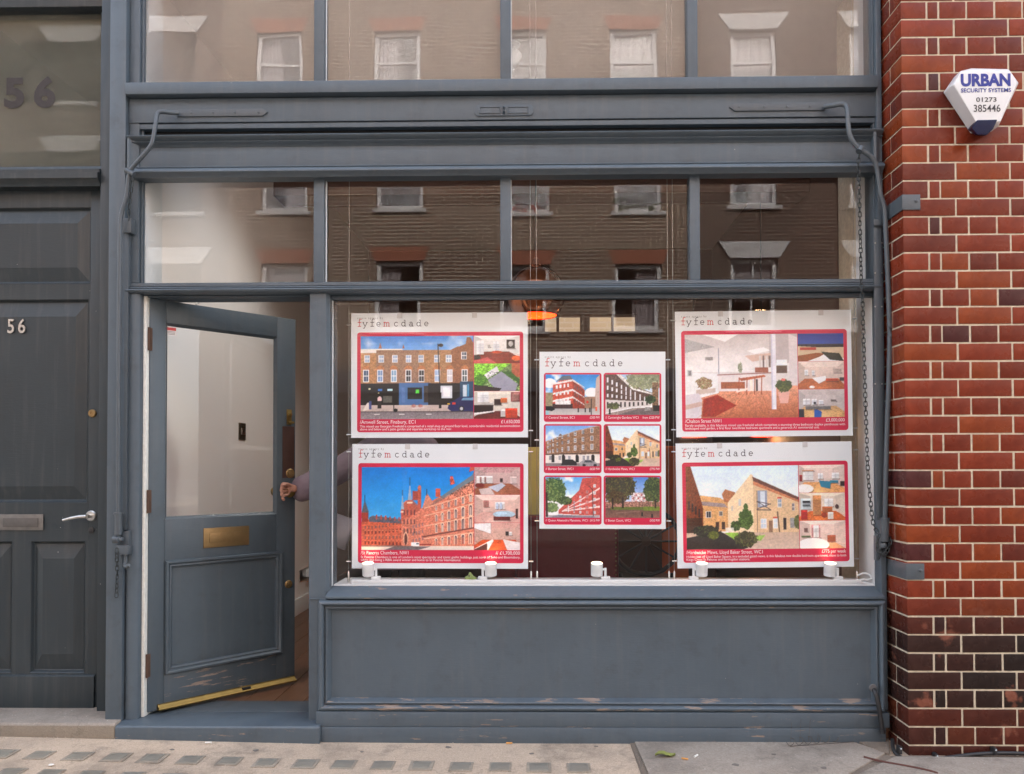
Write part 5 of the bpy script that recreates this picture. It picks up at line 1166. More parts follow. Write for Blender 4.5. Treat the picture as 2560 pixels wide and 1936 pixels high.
def mk_big(main, sides, title, price, l1, l2, lw2, clips):
    def f(o, W, H, fx, fz):
        e = -.0006
        MB().prism(rrect(fx(.034), fx(.975), fz(.956), fz(.154), .014), -.0010, -.0004, 'y').build('crimson_frame', PINK, o, smooth=False)
        logo(o, fx(.034), fx(.435), fz(.106), .0195, -.0007, LRED, LGREY)
        tx = text('tagline', 'estate agency by', SMALL, o, (fx(.034), -.0006, fz(.046)), .0135, ext=.0001, space=1.5); fit(tx, W*.145)
        print_mesh('main_picture', main, fx(.054), fx(.693), fz(.851), fz(.186), -.0014, o)
        for k, sp_ in enumerate(sides): print_mesh('side_picture', sp_, fx(.696), fx(.955), fz(.186+.2225*(k+1)-.002), fz(.186+.2225*k), -.0014, o)
        a = text('title_text', title, WTXT, o, (fx(.05), -.0013, fz(.887)), .0245, ext=.0001); fit(a, W*.0175*len(title)*.62)
        a = text('price_text', price, WTXT, o, (fx(.955), -.0013, fz(.887)), .0235, ext=.0001, align='RIGHT'); fit(a, W*.0105*len(price))
        a = text('body_text', l1, WTXT, o, (fx(.05), -.0013, fz(.917)), .0165, ext=.0001); fit(a, W*.905)
        a = text('body_text', l2, WTXT, o, (fx(.05), -.0013, fz(.940)), .0165, ext=.0001); fit(a, W*lw2)
        for c_ in clips: box('poster_clip', CLIPM, o, fx(c_)-.012, fx(c_)+.012, -.003, -.0006, fz(.042), fz(.0)+.001, .001)
    return f
def mk_grid(cells):
    def f(o, W, H, fx, fz):
        logo(o, fx(.042), fx(.655), fz(.081), .0205, -.0007, LRED, LGREY)
        tx = text('tagline', 'estate agency by', SMALL, o, (fx(.042), -.0006, fz(.034)), .0135, ext=.0001, space=1.5); fit(tx, W*.205)
        for k, (pic, t1, t2) in enumerate(cells):
            a_, b__ = ((.035, .493), (.510, .967))[k % 2]; v0_, v1_ = ((.12, .397), (.410, .687), (.70, .977))[k//2]
            MB().prism(rrect(fx(a_), fx(b__), fz(v1_), fz(v0_), .012), -.0010, -.0004, 'y').build('crimson_frame', PINK, o, smooth=False)
            print_mesh('property_picture', pic, fx(a_+.014), fx(b__-.014), fz(v0_+.238), fz(v0_+.009), -.0014, o)
            a = text('title_text', t1, WTXT, o, (fx(a_+.014), -.0013, fz(v1_-.018)), .0165, ext=.0001); fit(a, W*.0105*len(t1))
            a = text('price_text', t2, WTXT, o, (fx(b__-.014), -.0013, fz(v1_-.018)), .0165, ext=.0001, align='RIGHT'); fit(a, W*.0112*len(t2))
    return f
SW, SHH = 100, 84
s1 = [room(SW, SHH, (232, 230, 226), (120, 40, 30), [('r', .06, .18, .22, .68, (246, 248, 250)), ('r', .42, .22, .55, .6, (244, 246, 248)), ('r', .71, .15, .89, .47, (36, 34, 34)), ('d', .8, .3, .05, .1, (170, 170, 170)), ('r', .3, .32, .36, .42, (190, 186, 180)), ('p', [(.0, .9), (.3, .78), (.5, 1), (0, 1)], (200, 90, 90)), ('d', .5, .6, .12, .05, (180, 70, 40)), ('d', .92, .82, .1, .1, (210, 90, 40)), ('d', .05, .78, .1, .08, (34, 30, 34))], .58),
      None, room(SW, SHH, (226, 218, 206), (96, 40, 34), [('r', .08, .05, .32, .4, (250, 250, 250)), ('r', 0, .42, .42, .5, (200, 196, 190)), ('r', 0, .5, .42, .78, (40, 26, 24)), ('r', .44, .28, .6, .5, (60, 40, 36)), ('r', .58, .25, .72, .42, (206, 110, 60)), ('r', .8, .03, 1, .38, (150, 80, 80)), ('r', .83, .07, .97, .34, (170, 120, 110)), ('r', .68, .62, .94, .96, (206, 66, 36)), ('r', .58, .66, .68, .92, (220, 216, 214)), ('p', [(0, .78), (.45, .7), (.45, .74), (0, .86)], (230, 226, 224))], .72)]
pg = Pic(SW, SHH, (.4, .5, .3)); pg.poly([(0, 0), (.8, 0), (.6, .25), (.25, .5), (.2, .75), (0, .8)], (130, 200, 60)); pg.tex(0, 0, 1, 1, .4); pg.poly([(.15, .5), (.5, .1), (.55, .3), (.25, .6)], (222, 220, 220)); pg.poly([(.3, .6), (.6, .3), (.95, .75), (.9, 1), (.5, 1)], (150, 150, 166)); pg.tex(.3, .3, 1, 1, .6); pg.rect(.82, 0, 1, .5, (176, 96, 66)); pg.poly([(.6, .3), (.8, .3), (1, .6), (1, .75)], (60, 100, 40)); pg.poly([(0, .75), (.4, .85), (.6, .9), (.55, 1), (0, 1)], (44, 32, 28)); pg.foliage(.15, .6, .15, .2, (60, 110, 30), (120, 190, 60)); s1[1] = pg
s2 = [room(SW, SHH, (206, 176, 172), (150, 90, 66), [('r', .05, .32, .4, .58, (238, 234, 232)), ('r', .12, .36, .16, .56, (160, 120, 112)), ('r', .22, .36, .26, .56, (160, 120, 112)), ('r', .56, .4, .62, .54, (60, 44, 46)), ('r', .78, .34, .92, .6, (222, 204, 200)), ('p', [(.3, .72), (.6, .58), (.68, .66), (.5, .9)], (186, 192, 206)), ('d', .12, .66, .1, .08, (120, 44, 36)), ('p', [(.1, .8), (.35, .74), (.45, 1), (.15, 1)], (206, 188, 184))], .6, (190, 150, 150)),
      room(SW, SHH, (226, 190, 178), (206, 160, 150), [('r', .45, .26, .66, .52, (240, 232, 230)), ('d', .5, .4, .035, .12, (176, 190, 210)), ('d', .58, .4, .035, .12, (176, 190, 210)), ('r', .2, .2, .32, .45, (176, 120, 110)), ('d', .65, .7, .24, .12, (170, 196, 212)), ('r', .42, .78, .78, .92, (110, 50, 44)), ('r', .9, .5, .95, .85, (70, 40, 40))], .62, (236, 206, 196)),
      room(SW, SHH, (210, 170, 158), (190, 78, 40), [('p', [(0, .05), (.36, .02), (.36, .4), (0, .2)], (226, 224, 226)), ('p', [(0, .95), (.4, .6), (.42, .66), (.3, 1), (0, 1)], (232, 226, 228)), ('p', [(.62, .6), (1, .72), (1, 1), (.72, 1)], (224, 214, 214)), ('r', .68, .32, .75, .46, (50, 40, 40)), ('r', .76, .33, .82, .46, (230, 230, 230)), ('p', [(0, .97), (.28, .74), (.28, 1), (0, 1)], (90, 50, 44))], .62, (206, 160, 150))]
s4 = [Pic(SW, SHH), room(SW, SHH, (226, 206, 194), (170, 96, 54), [('r', .14, .3, .22, .5, (250, 250, 250)), ('r', .3, .33, .36, .5, (250, 250, 250)), ('r', .76, .24, .94, .42, (200, 180, 170)), ('p', [(.3, .6), (.6, .52), (.62, .66), (.45, .8)], (244, 240, 238)), ('r', .6, .62, .86, .72, (190, 80, 50)), ('r', .9, .58, 1, .7, (50, 44, 46)), ('d', .3, .92, .06, .05, (236, 224, 218))], .62, (230, 214, 204)),
      room(SW, SHH, (206, 198, 196), (200, 160, 110), [('r', .1, .33, .25, .55, (244, 246, 250)), ('r', .29, .34, .4, .55, (236, 240, 246)), ('r', .44, .38, .54, .54, (226, 232, 240)), ('r', .33, .45, .38, .52, (40, 40, 50)), ('r', .7, .37, .82, .43, (120, 110, 108)), ('p', [(.34, .66), (.5, .8), (.48, 1), (.34, 1)], (40, 90, 170)), ('r', 0, .7, .12, 1, (40, 44, 54)), ('r', .15, .6, .7, .72, (120, 120, 120))], .6, (196, 186, 184))]
s4[0].grad(0, 0, 1, .5, (20, 50, 130), (50, 90, 170)); s4[0].rect(0, .38, 1, .5, (30, 34, 40)); s4[0].tex(0, .3, 1, .5, .6); s4[0].poly([(0, .45), (.45, .5), (1, .5), (1, .9), (.6, .7), (0, .8)], (200, 180, 150)); s4[0].poly([(0, .8), (.4, .7), (.6, .72), (.3, 1), (0, 1)], (140, 80, 44)); s4[0].poly([(.5, .66), (.9, .72), (1, 1), (.7, .95)], (40, 50, 40)); s4[0].poly([(.2, 1), (.5, .82), (.72, 1)], (236, 232, 228)); s4[0].rect(.05, .5, .4, .6, (170, 60, 50))
s5 = [room(SW, SHH, (226, 206, 196), (220, 160, 104), [('r', .1, .2, .32, .55, (250, 250, 250)), ('r', .42, .3, .53, .5, (248, 250, 252)), ('r', .72, .28, .88, .5, (248, 250, 250)), ('p', [(.44, .56), (.7, .6), (.68, .86), (.48, .78)], (40, 120, 150)), ('r', .68, .56, .86, .66, (60, 140, 170)), ('d', .12, .85, .2, .16, (240, 236, 232)), ('r', .02, .36, .08, .58, (150, 40, 40)), ('r', .9, .6, 1, .76, (60, 44, 44)), ('r', .08, .19, .33, .23, (190, 130, 90))], .62),
      room(SW, SHH, (226, 212, 196), (204, 104, 50), [('r', .04, .2, .26, .6, (206, 220, 226)), ('r', .08, .28, .24, .36, (40, 40, 46)), ('r', .08, .42, .24, .48, (90, 100, 104)), ('r', .3, .1, .48, .8, (200, 140, 90)), ('r', .55, .22, .74, .5, (250, 250, 248)), ('r', .5, .5, .72, .7, (190, 110, 64)), ('d', .54, .8, .06, .09, (150, 60, 36)), ('r', .62, .7, .74, .95, (244, 236, 228)), ('r', .04, .62, .18, .95, (180, 50, 44)), ('d', .82, .5, .04, .08, (70, 50, 50))], .66),
      room(SW, SHH, (236, 210, 200), (220, 160, 120), [('r', .3, .18, .42, .6, (250, 246, 244)), ('r', .26, .16, .3, .62, (210, 150, 150)), ('r', .42, .16, .45, .62, (210, 150, 150)), ('r', .1, .26, .18, .4, (120, 90, 84)), ('d', .3, .86, .34, .24, (246, 244, 246)), ('r', .6, .52, .78, .76, (176, 92, 62)), ('r', .04, .54, .24, .6, (90, 110, 70))], .78)]
MWW, MHH = 264, 200
poster('property poster of a brown brick shop terrace, upper left of the display', ((878, 784), (1319, 781), (1320, 1094), (878, 1095)), 'a', mk_big(street(MWW, MHH), s1, '/Amwell Street, Finsbury, EC1', '£1,650,000', 'This mixed use Georgian Freehold is comprised of a retail shop at ground floor level, considerable residential accommodation', 'above and below and a patio garden and separate workshop to the rear.', .52, (.275, .70)))
poster('property poster of a red gothic building under blue sky, lower left of the display', ((880, 1111), (1320, 1110), (1320, 1423), (881, 1421)), 'b', mk_big(gothic(MWW, MHH), s2, '/St Pancras Chambers, NW1', '// £1,700,000', "St Pancras Chambers is one of London's most spectacular and iconic gothic buildings, just north of Soho and Bloomsbury,", 'whilst also being a RIBA award winner and home to St Pancras International.', .57, (.315, .70)))
poster('tall property poster with six small building pictures, centre of the display', ((1349, 880), (1663.6, 879.5), (1664, 1323), (1348, 1322)), 'c', mk_grid([(corner(132, 100), '// Central Street, EC1', '£300 PW'), (crescent(132, 100), '// Cartwright Gardens WC1', 'from £320 PW'), (terrace(132, 100), '// Burton Street, WC1', '£650 PW'), (mews(132, 100), '// Hardwicke Mews, WC1', '£795 PW'), (mansions(132, 100), '// Queen Alexandra Mansions, WC1', '£415 PW'), (square(132, 100), '// Bevan Court, WC1', '£450 PW')]))
poster('property poster of a bright loft interior with wooden floor, upper right of the display', ((1688, 779.6), (2128, 775), (2131, 1089), (1690, 1094)), 'd', mk_big(loft(MWW, MHH), s4, '/Chalton Street NW1', '£3,000,000', 'Rarely available, is this fabulous mixed use freehold which comprises a stunning three bedroom duplex penthouse with', 'landscaped roof garden, a first floor two/three bedroom apartment and a generous A1 commercial unit.', .76, (.26, .83)))
poster('property poster of a sandy brick mews house with bushes, lower right of the display', ((1690, 1109), (2129.5, 1104), (2134.6, 1416.6), (1693, 1422)), 'e', mk_big(mews(MWW, MHH), s5, '/Hardwicke Mews, Lloyd Baker Street, WC1', '£775 per week', 'Hidden just off Lloyd Baker Square, in a secluded gated mews, is this fabulous two double bedroom apartment, close to both', 'Kings Cross St Pancras and Farringdon stations.', .36, (.25, .735)))
# ------------------------------------------------------------------ display cables with feet and clips
CW = simple('steel_cable', (.40, .39, .37), .35, 1.0, var=.03)
zshelf = zsill+.0045
cab = [(872, 'left of the two left posters', (812, 1087, 1130, 1404)), (1327, 'right of the two left posters', (802, 1077, 1130, 1404)), (1342, 'left of the tall centre poster', (900, 1101, 1303)), (1671, 'right of the tall centre poster', (900, 1101, 1303)), (1684, 'left of the two right posters', (802, 1075, 1130, 1403)), (2139, 'right of the two right posters', (797, 1070, 1125, 1397))]
for px_, lab, clips in cab:
    x_ = X(px_, 1100, PYY); ca_ = thing('display_cable', 'thin vertical steel display cable, ' + lab, 'cable', (x_, PYY, zshelf), 'poster display cables')
    MB().tube([(0, 0, 0), (0, 0, CZ-zshelf)], .0011, 6).build('wire', CW, ca_)
    MB().lathe([(.005, 0), (.005, .05), (.002, .056)], (0, 0, 0), 'z', 10).build('cable_foot', M['steel'], ca_)
    for y_ in clips:
        z_ = Z(px_, y_, PYY)-zshelf; MB().tube([(-.011, -.001, z_), (.011, -.001, z_)], .0032, 8).build('panel_clip', M['steel'], ca_)
# ------------------------------------------------------------------ little spotlights on the shelf
LAMP = emit('spot_glow', (1.0, .80, .50), 1.1)
WP = M['white']
for cx_, sx_, lab in ((920.6, 940, 'white shelf spotlight in front of the gothic building poster, left corner'), (1227, 1207, 'white shelf spotlight in front of the gothic building poster, right side'), (1492, 1513.5, 'white shelf spotlight below the tall centre poster'), (1754, 1734, 'white shelf spotlight in front of the mews poster, left side'), (2075, 2094, 'white shelf spotlight in front of the mews poster, right side')):
    Yl = .086; c_ = at(cx_, 1424, Yl); s_ = at(sx_, 1450, Yl)
    o = thing('shelf_spotlight', lab, 'spotlight', (s_.x, Yl, zsill+.0262), 'spotlights on the display shelf')
    lx, lz = c_.x-s_.x, c_.z-(zsill+.0262); rr = .0285
    tl_ = Matrix.Rotation(R(-9), 4, 'X')
    cup = MB().lathe([(rr*.90, -.031), (rr, -.028), (rr, -.016), (rr*.97, -.015), (rr, -.013), (rr, .030), (rr*.94, .032), (rr*.90, .026), (rr*.3, .020)], (0, 0, 0), 'z', 22); cup = cup.build('lamp_cup', WP, o); cup.location = (lx, 0, lz); cup.rotation_euler = (R(9), 0, 0)
    disc_ = MB().lathe([(rr*.90, .0322), (rr*.6, .0345), (rr*.1, .0355)], (0, 0, 0), 'z', 18).build('lamp_glass', LAMP, cup)
    box('stem', WP, o, -.006, .006, -.004, .004, .0, lz+.008, .003)
    MB().tube([(0, 0, lz), (lx*.6, 0, lz)], .006, 10).build('pivot', WP, o)
    box('foot', WP, o, -.022, .022, -.013, .013, .0, .014, .002)
    ld = bpy.data.lights.new('spot_bulb', 'SPOT'); ld.energy = .10; ld.color = (1.0, .68, .36); ld.spot_size = R(95); ld.spot_blend = .6; ld.shadow_soft_size = .012
    lo = bpy.data.objects.new('spot_bulb', ld); COL.objects.link(lo); lo.parent = o; lo.location = (lx, .004, lz+.034); lo.rotation_euler = Vector((0, -.35, -1)).to_track_quat('-Z', 'Y').to_euler() if False else Vector((0, -.45, -1)).to_track_quat('Z', 'Y').to_euler()
# ------------------------------------------------------------------ shop interior: copper pendants, sofa, bits of furniture
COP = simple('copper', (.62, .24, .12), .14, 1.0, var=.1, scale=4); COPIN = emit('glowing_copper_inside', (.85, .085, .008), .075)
def pendant(label, px_, py_, Y, dia, watt):
    c_ = at(px_, py_, Y); r = dia/2
    o = thing('pendant_lamp', label, 'pendant lamp', tuple(c_), 'copper pendant lamps')
    prof = [(.02, r*1.06), (.10*r+.02, r*1.04)] + [(r*math.sin(R(a)), r*1.0*math.cos(R(a))) for a in (12, 25, 40, 55, 70, 85, 100, 112, 124, 134)]
    MB().lathe(prof, (0, 0, 0), 'z', 36, cap=False).build('lamp_shade', COP, o)
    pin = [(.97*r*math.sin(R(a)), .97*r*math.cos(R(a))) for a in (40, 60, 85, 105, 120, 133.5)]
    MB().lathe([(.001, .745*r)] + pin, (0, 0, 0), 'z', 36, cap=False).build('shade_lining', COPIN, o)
    MB().lathe([(.022, r*1.05), (.022, r*1.25), (.008, r*1.32)], (0, 0, 0), 'z', 14).build('lamp_cap', M['black'], o)
    MB().tube([(0, 0, r*1.3), (0, 0, CZ-c_.z)], .004, 8).build('flex', M['black'], o)
    MB().lathe([(.002, .06), (.035, .04), (.045, 0), (.035, -.04), (.002, -.055)], (0, 0, r*.1), 'z', 16).build('bulb', emit('bulb_glow', (1.0, .5, .15), .5), o)
    ld = bpy.data.lights.new('pendant_bulb', 'POINT'); ld.energy = watt; ld.color = (1.0, .58, .28); ld.shadow_soft_size = .045
    lo = bpy.data.objects.new('pendant_bulb', ld); COL.objects.link(lo); lo.parent = o; lo.location = (0, 0, -r*.75)
    return o
pendant('copper globe pendant lamp hanging behind the glass above the tall centre poster', 1340, 740, 1.25, .37, .7)
pendant('copper pendant glowing orange in the gap between the right posters, left one', 1735, 1062, 2.6, .30, .7)
pendant('copper pendant glowing orange in the gap between the right posters, right one', 1905, 1062, 2.9, .30, .7)
# ceiling spotlight that washes the left wall
csp = thing('ceiling_spotlight', 'small white ceiling spotlight washing the left inner wall by the door', 'ceiling light', (-.15, .85, CZ))
MB().lathe([(.045, 0), (.045, -.012), (.012, -.016), (.012, -.05)], (0, 0, 0), 'z', 18).build('ceiling_rose', M['white'], csp)
hdl = MB().lathe([(.03, .05), (.038, .04), (.042, -.05), (.036, -.052), (.03, -.03)], (0, 0, 0), 'z', 18).build('lamp_head', M['white'], csp); hdl.location = (0, 0, -.09)
aim = (Vector((XW, .95, 1.05))-Vector((-.15, .85, CZ-.09))).normalized(); hdl.rotation_euler = aim.to_track_quat('-Z', 'Y').to_euler()
ld = bpy.data.lights.new('spot_beam', 'SPOT'); ld.energy = 15; ld.color = (1.0, .96, .90); ld.spot_size = R(74); ld.spot_blend = .7; ld.shadow_soft_size = .14
lo = bpy.data.objects.new('spot_beam', ld); COL.objects.link(lo); lo.parent = csp; lo.location = (aim.x*.06, aim.y*.06, -.09+aim.z*.06); lo.rotation_euler = hdl.rotation_euler
MAR = simple('maroon_leather', (.19, .018, .022), .35, var=.25, scale=6, bstr=.3, bscale=14, bdist=.01)
sf = thing('maroon_sofa', 'high-backed maroon leather sofa with a row of nail heads', 'sofa', (0, 0, FZ))
sy = 1.15; sxa, sxb = X(1290, 1400, sy), X(1548, 1400, sy)
def inz(mb): mb.v = [(a, b_, c-FZ) for a, b_, c in mb.v]; return mb
inz(MB().box(sxa, sxb, sy, sy+.16, FZ+.1, Z(1400, 1290, sy))).build('backrest', MAR, sf, .03, 4)
inz(MB().box(sxa, sxb, sy+.165, sy+.75, FZ+.18, FZ+.46)).build('seat', MAR, sf, .04, 4)
inz(MB().box(sxa-.14, sxa-.002, sy, sy+.75, FZ+.1, FZ+.62)).build('armrest', MAR, sf, .04, 4)
for a in (sxa+.05, sxb-.05):
    for y_ in (sy+.06, sy+.68): inz(MB().box(a-.025, a+.025, y_-.025, y_+.025, FZ, FZ+.18)).build('leg', M['black'], sf, .004)
zt_, zb_ = Z(1400, 1300, sy), FZ+.15; nh = MB()
for k in range(26): inz_p = (sxb-.02, sy-.001, zb_+(zt_-zb_)*k/25-FZ); nh.lathe([(.006, 0), (.005, -.004), (.001, -.006)], inz_p, 'y', 8)
nh.build('nail_heads', M['brassdull'], sf)['kind'] = 'stuff'
# black bentwood chair beside the sofa
bc = thing('black_chair', 'black round-backed chair with radiating spindles beside the maroon sofa', 'chair', (X(1615, 1380, 1.2), 1.2, FZ))
MB().tube([(.21*math.cos(R(a)), 0, .72+.21*math.sin(R(a))) for a in range(0, 361, 20)], .014, 8, cap=False).build('back_hoop', M['black'], bc)
for a in range(0, 360, 30): MB().tube([(.03*math.cos(R(a)), .0, .72+.03*math.sin(R(a))), (.205*math.cos(R(a)), 0, .72+.205*math.sin(R(a)))], .007, 6).build('spindle', M['black'], bc)
MB().lathe([(.002, .43), (.2, .44), (.215, .46), (.2, .48), (.002, .475)], (0, .2, 0), 'z', 22).build('seat', M['black'], bc)
for a, b_ in ((-.16, .02), (.16, .02), (-.15, .36), (.15, .36)): MB().tube([(a*1.1, b_, 0), (a, b_, .52 if b_ < .1 else .45)], .015, 8).build('leg', M['black'], bc)
# yellow filing box and orange screen glimpsed behind the centre poster's edges
yb = thing('yellow_cabinet', 'pale yellow cabinet glimpsed left of the tall centre poster', 'cabinet', (0, 0, FZ)); yY = 1.95
ylm = simple('pale_yellow_paint', (.80, .74, .22), .5)
inz(MB().box(X(1318, 1160, yY), X(1420, 1160, yY), yY, yY+.4, FZ+.05, Z(1340, 1118, yY))).build('carcass', ylm, yb, .006)
inz(MB().box(X(1322, 1160, yY), X(1416, 1160, yY), yY-.014, yY-.001, FZ+.1, Z(1340, 1125, yY))).build('cabinet_door', ylm, yb, .004)
inz(MB().box(X(1316, 1160, yY), X(1421, 1160, yY), yY-.01, yY+.4, FZ, FZ+.048)).build('cabinet_base', M['black'], yb, .004)
og = thing('orange_screen', 'orange folding screen glimpsed right of the tall centre poster', 'screen', (0, 0, FZ)); oY = 2.4
orm = simple('orange_fabric', (.55, .13, .03), .7)
xa_, xb_ = X(1655, 1170, oY), X(1720, 1170, oY); xm_ = (xa_+xb_)/2
for (p_, q_, y0_, y1_) in ((xa_, xm_, oY, oY+.08), (xm_, xb_, oY+.08, oY)):
    inz(MB().add([(p_, y0_, FZ+.02), (q_, y1_, FZ+.02), (q_, y1_, Z(1690, 1115, oY)), (p_, y0_, Z(1690, 1115, oY)), (p_, y0_+.02, FZ+.02), (q_, y1_+.02, FZ+.02), (q_, y1_+.02, Z(1690, 1115, oY)), (p_, y0_+.02, Z(1690, 1115, oY))], [(0, 1, 2, 3), (5, 4, 7, 6), (0, 4, 5, 1), (3, 2, 6, 7), (0, 3, 7, 4), (1, 5, 6, 2)])).build('screen_leaf', orm, og)
# dark counter across the room
ct = thing('dark_counter', 'dark wooden counter across the room behind the posters', 'counter', (0, 0, FZ))
dkw = simple('dark_counter_wood', (.035, .022, .018), .4, var=.3, scale=4)
inz(MB().box(-1.2, 1.6, 3.4, 4.0, FZ+.08, FZ+.95)).build('counter_body', dkw, ct, .005)
inz(MB().box(-1.25, 1.65, 3.36, 4.02, FZ+.952, FZ+.99)).build('counter_top', dkw, ct, .006)
inz(MB().box(-1.2, 1.6, 3.46, 4.0, FZ, FZ+.078)).build('counter_kick', M['black'], ct, .003)
# beam across the ceiling
tag(MB().box(XW, XWR, 2.0, 2.25, 3.30, CZ-.001).build('ceiling_beam', M['brownwall']), kind='structure')
# light switch, socket
def on_wall(px_, py_):
    d = ray(px_, py_); return CAM + d*((XW-CAM.x)/d.x)
p_ = on_wall(604, 1079); sw = thing('light_switch', 'dark brass light switch on the white wall, seen through the door glass', 'light switch')
box('switch_plate', simple('bronze_plate', (.10, .075, .05), .4, .6), sw, XW+.0005, XW+.008, p_.y-.055, p_.y+.055, p_.z-.055, p_.z+.055, .002)
box('rocker', M['steel'], sw, XW+.0082, XW+.014, p_.y-.03, p_.y+.03, p_.z-.022, p_.z+.022, .002)
p_ = on_wall(762, 1434); sk = thing('plug_socket', 'metal plug socket with a white plug on the inner wall by the door', 'socket')
box('socket_plate', M['steel'], sk, XW+.0005, XW+.010, p_.y-.16, p_.y+.14, p_.z-.045, p_.z+.045, .002)
box('plug', M['white'], sk, XW+.0102, XW+.05, p_.y-.01, p_.y+.10, p_.z-.03, p_.z+.035, .006)
MB().tube(smooth_path([(XW+.04, p_.y+.04, p_.z-.03), (XW+.05, p_.y+.05, p_.z-.12), (XW+.03, p_.y+.1, p_.z-.22)], 5), .004, 8).build('plug_lead', M['white'], sk)
# white lead coiled at the right end of the shelf, green ornament on the shelf
wl = MB().tube(smooth_path([at(2143, 1440, .12), at(2158, 1434, .11), at(2172, 1437, .10), at(2178, 1446, .09), at(2168, 1450, .085), at(2158, 1449, .085), at(2150, 1455, .09), at(2186, 1462, .08)], 6), .0045, 8).build('power_lead', M['white'])
tag(wl, 'looped white power lead at the right end of the window shelf', 'power lead')
gcol = simple('mottled_green', (.22, .30, .09), .6, var=.3, scale=60, bstr=.4, bscale=50, bdist=.004)
gp = at(1178, 1452, .078); fg = thing('green_figurine', 'small lumpy green figurine on the white shelf beside a spotlight', 'figurine', (gp.x, .0875, zsill+.0045))
bm = bmesh.new(); bmesh.ops.create_icosphere(bm, subdivisions=3, radius=1.0)
for v_ in bm.verts:
    c = v_.co; s_ = 1+.12*math.sin(5*c.x+2*c.z)+.1*math.sin(7*c.z+3*c.y); v_.co = Vector((c.x*.026*s_*(1.1-.35*c.z)-.006*c.z, c.y*.014*s_, max(-.8, c.z)*.028*s_+.0226))
me = bpy.data.meshes.new('body'); bm.to_mesh(me); bm.free(); me.polygons.foreach_set('use_smooth', [True]*len(me.polygons)); link('body', me, gcol, fg)
MB().lathe([(.0005, .006), (.004, .003), (.005, 0), (.002, -.003)], (-.009, -.010, .038), 'y', 10).build('eye', M['black'], fg)
MB().tube([(.010, 0, .006), (-.03, -.004, .003), (-.042, -.006, .0025)], [.010, .006, .002], 8).build('tail', gcol, fg)
# ------------------------------------------------------------------ person inside, hand on the door knob
def skin_body(name, verts, edges, radii, mat, parent, levels=2, root=0):
    me = bpy.data.meshes.new(name); me.from_pydata([tuple(v_) for v_ in verts], edges, [])
    o = link(name, me, mat, parent); md = o.modifiers.new('skin', 'SKIN'); md.use_smooth_shade = True
    for i, r in enumerate(radii):
        sv = me.skin_vertices[0].data[i]; sv.radius = r if isinstance(r, tuple) else (r, r); sv.use_root = (i == root)
    ms = o.modifiers.new('sub', 'SUBSURF'); ms.levels = levels; ms.render_levels = levels
    bpy.context.view_layer.update(); m2 = bpy.data.meshes.new_from_object(o.evaluated_get(bpy.context.evaluated_depsgraph_get()))
    o.modifiers.clear(); o.data = m2; bpy.data.meshes.remove(me); m2.materials.clear(); m2.materials.append(mat)
    m2.polygons.foreach_set('use_smooth', [True]*len(m2.polygons)); return o
knob = Vector((hx, hy, 0)) + du*KU + dn*.052; knob.z = KZ
pc = at(985, 1250, .78); bx_, by_ = pc.x, .82
person = thing('person', 'person in a mauve coat behind the window, one hand on the shop door knob', 'person', (bx_, by_, FZ))
coat = simple('mauve_coat', (.18, .135, .16), .85, var=.25, scale=14, bstr=.5, bscale=30, bdist=.008); trous = simple('dark_trousers', (.03, .03, .035), .85); skinm = simple('skin', (.40, .20, .14), .5, var=.08, scale=30); hairm = simple('brown_hair', (.05, .03, .02), .6, var=.3, scale=40)
o0 = Vector((bx_, by_, FZ))
sh_l = at(935, 1112, .80)-o0; el = at(838, 1182, .74)-o0; wr = at(757, 1224, (knob.y+.055))-o0; kn = knob-o0
cuff = at(735, 1224, knob.y+.014)-o0
SHZ = sh_l.z
vb = [Vector((0, 0, .92)), Vector((0, 0, 1.08)), Vector((0, 0, SHZ-.12)), Vector((0, 0, SHZ+.02)), Vector((0, -.01, SHZ+.10)), Vector((0, -.02, SHZ+.20)),
      Vector((sh_l.x+.03, .0, SHZ-.01)), el, wr, cuff,
      Vector((.20, .0, SHZ-.01)), Vector((.25, .03, SHZ-.29)), Vector((.24, -.05, SHZ-.52)),
      Vector((-.09, 0, .86)), Vector((-.10, -.01, .48)), Vector((-.10, .01, .09)), Vector((-.10, -.13, .04)),
      Vector((.09, 0, .86)), Vector((.10, -.01, .48)), Vector((.10, .01, .09)), Vector((.11, -.13, .04))]
eb = [(0, 1), (1, 2), (2, 3), (3, 4), (4, 5), (3, 6), (6, 7), (7, 8), (8, 9), (3, 10), (10, 11), (11, 12), (0, 13), (13, 14), (14, 15), (15, 16), (0, 17), (17, 18), (18, 19), (19, 20)]
rb = [(.16, .12), (.145, .11), (.165, .12), (.12, .09), (.055, .055), (.055, .06), .090, .082, .082, .070, .085, .07, .05, (.105, .11), .075, .05, .04, (.105, .11), .075, .05, .04]
body = skin_body('coat_and_body', vb, eb, rb, [coat][0], person, 2)
body.data.materials.append(trous); body.data.materials.append(skinm)
for pl in body.data.polygons:
    if pl.center.z < .70: pl.material_index = 1
    if pl.center.z > SHZ+.10 and abs(pl.center.x) < .12: pl.material_index = 2
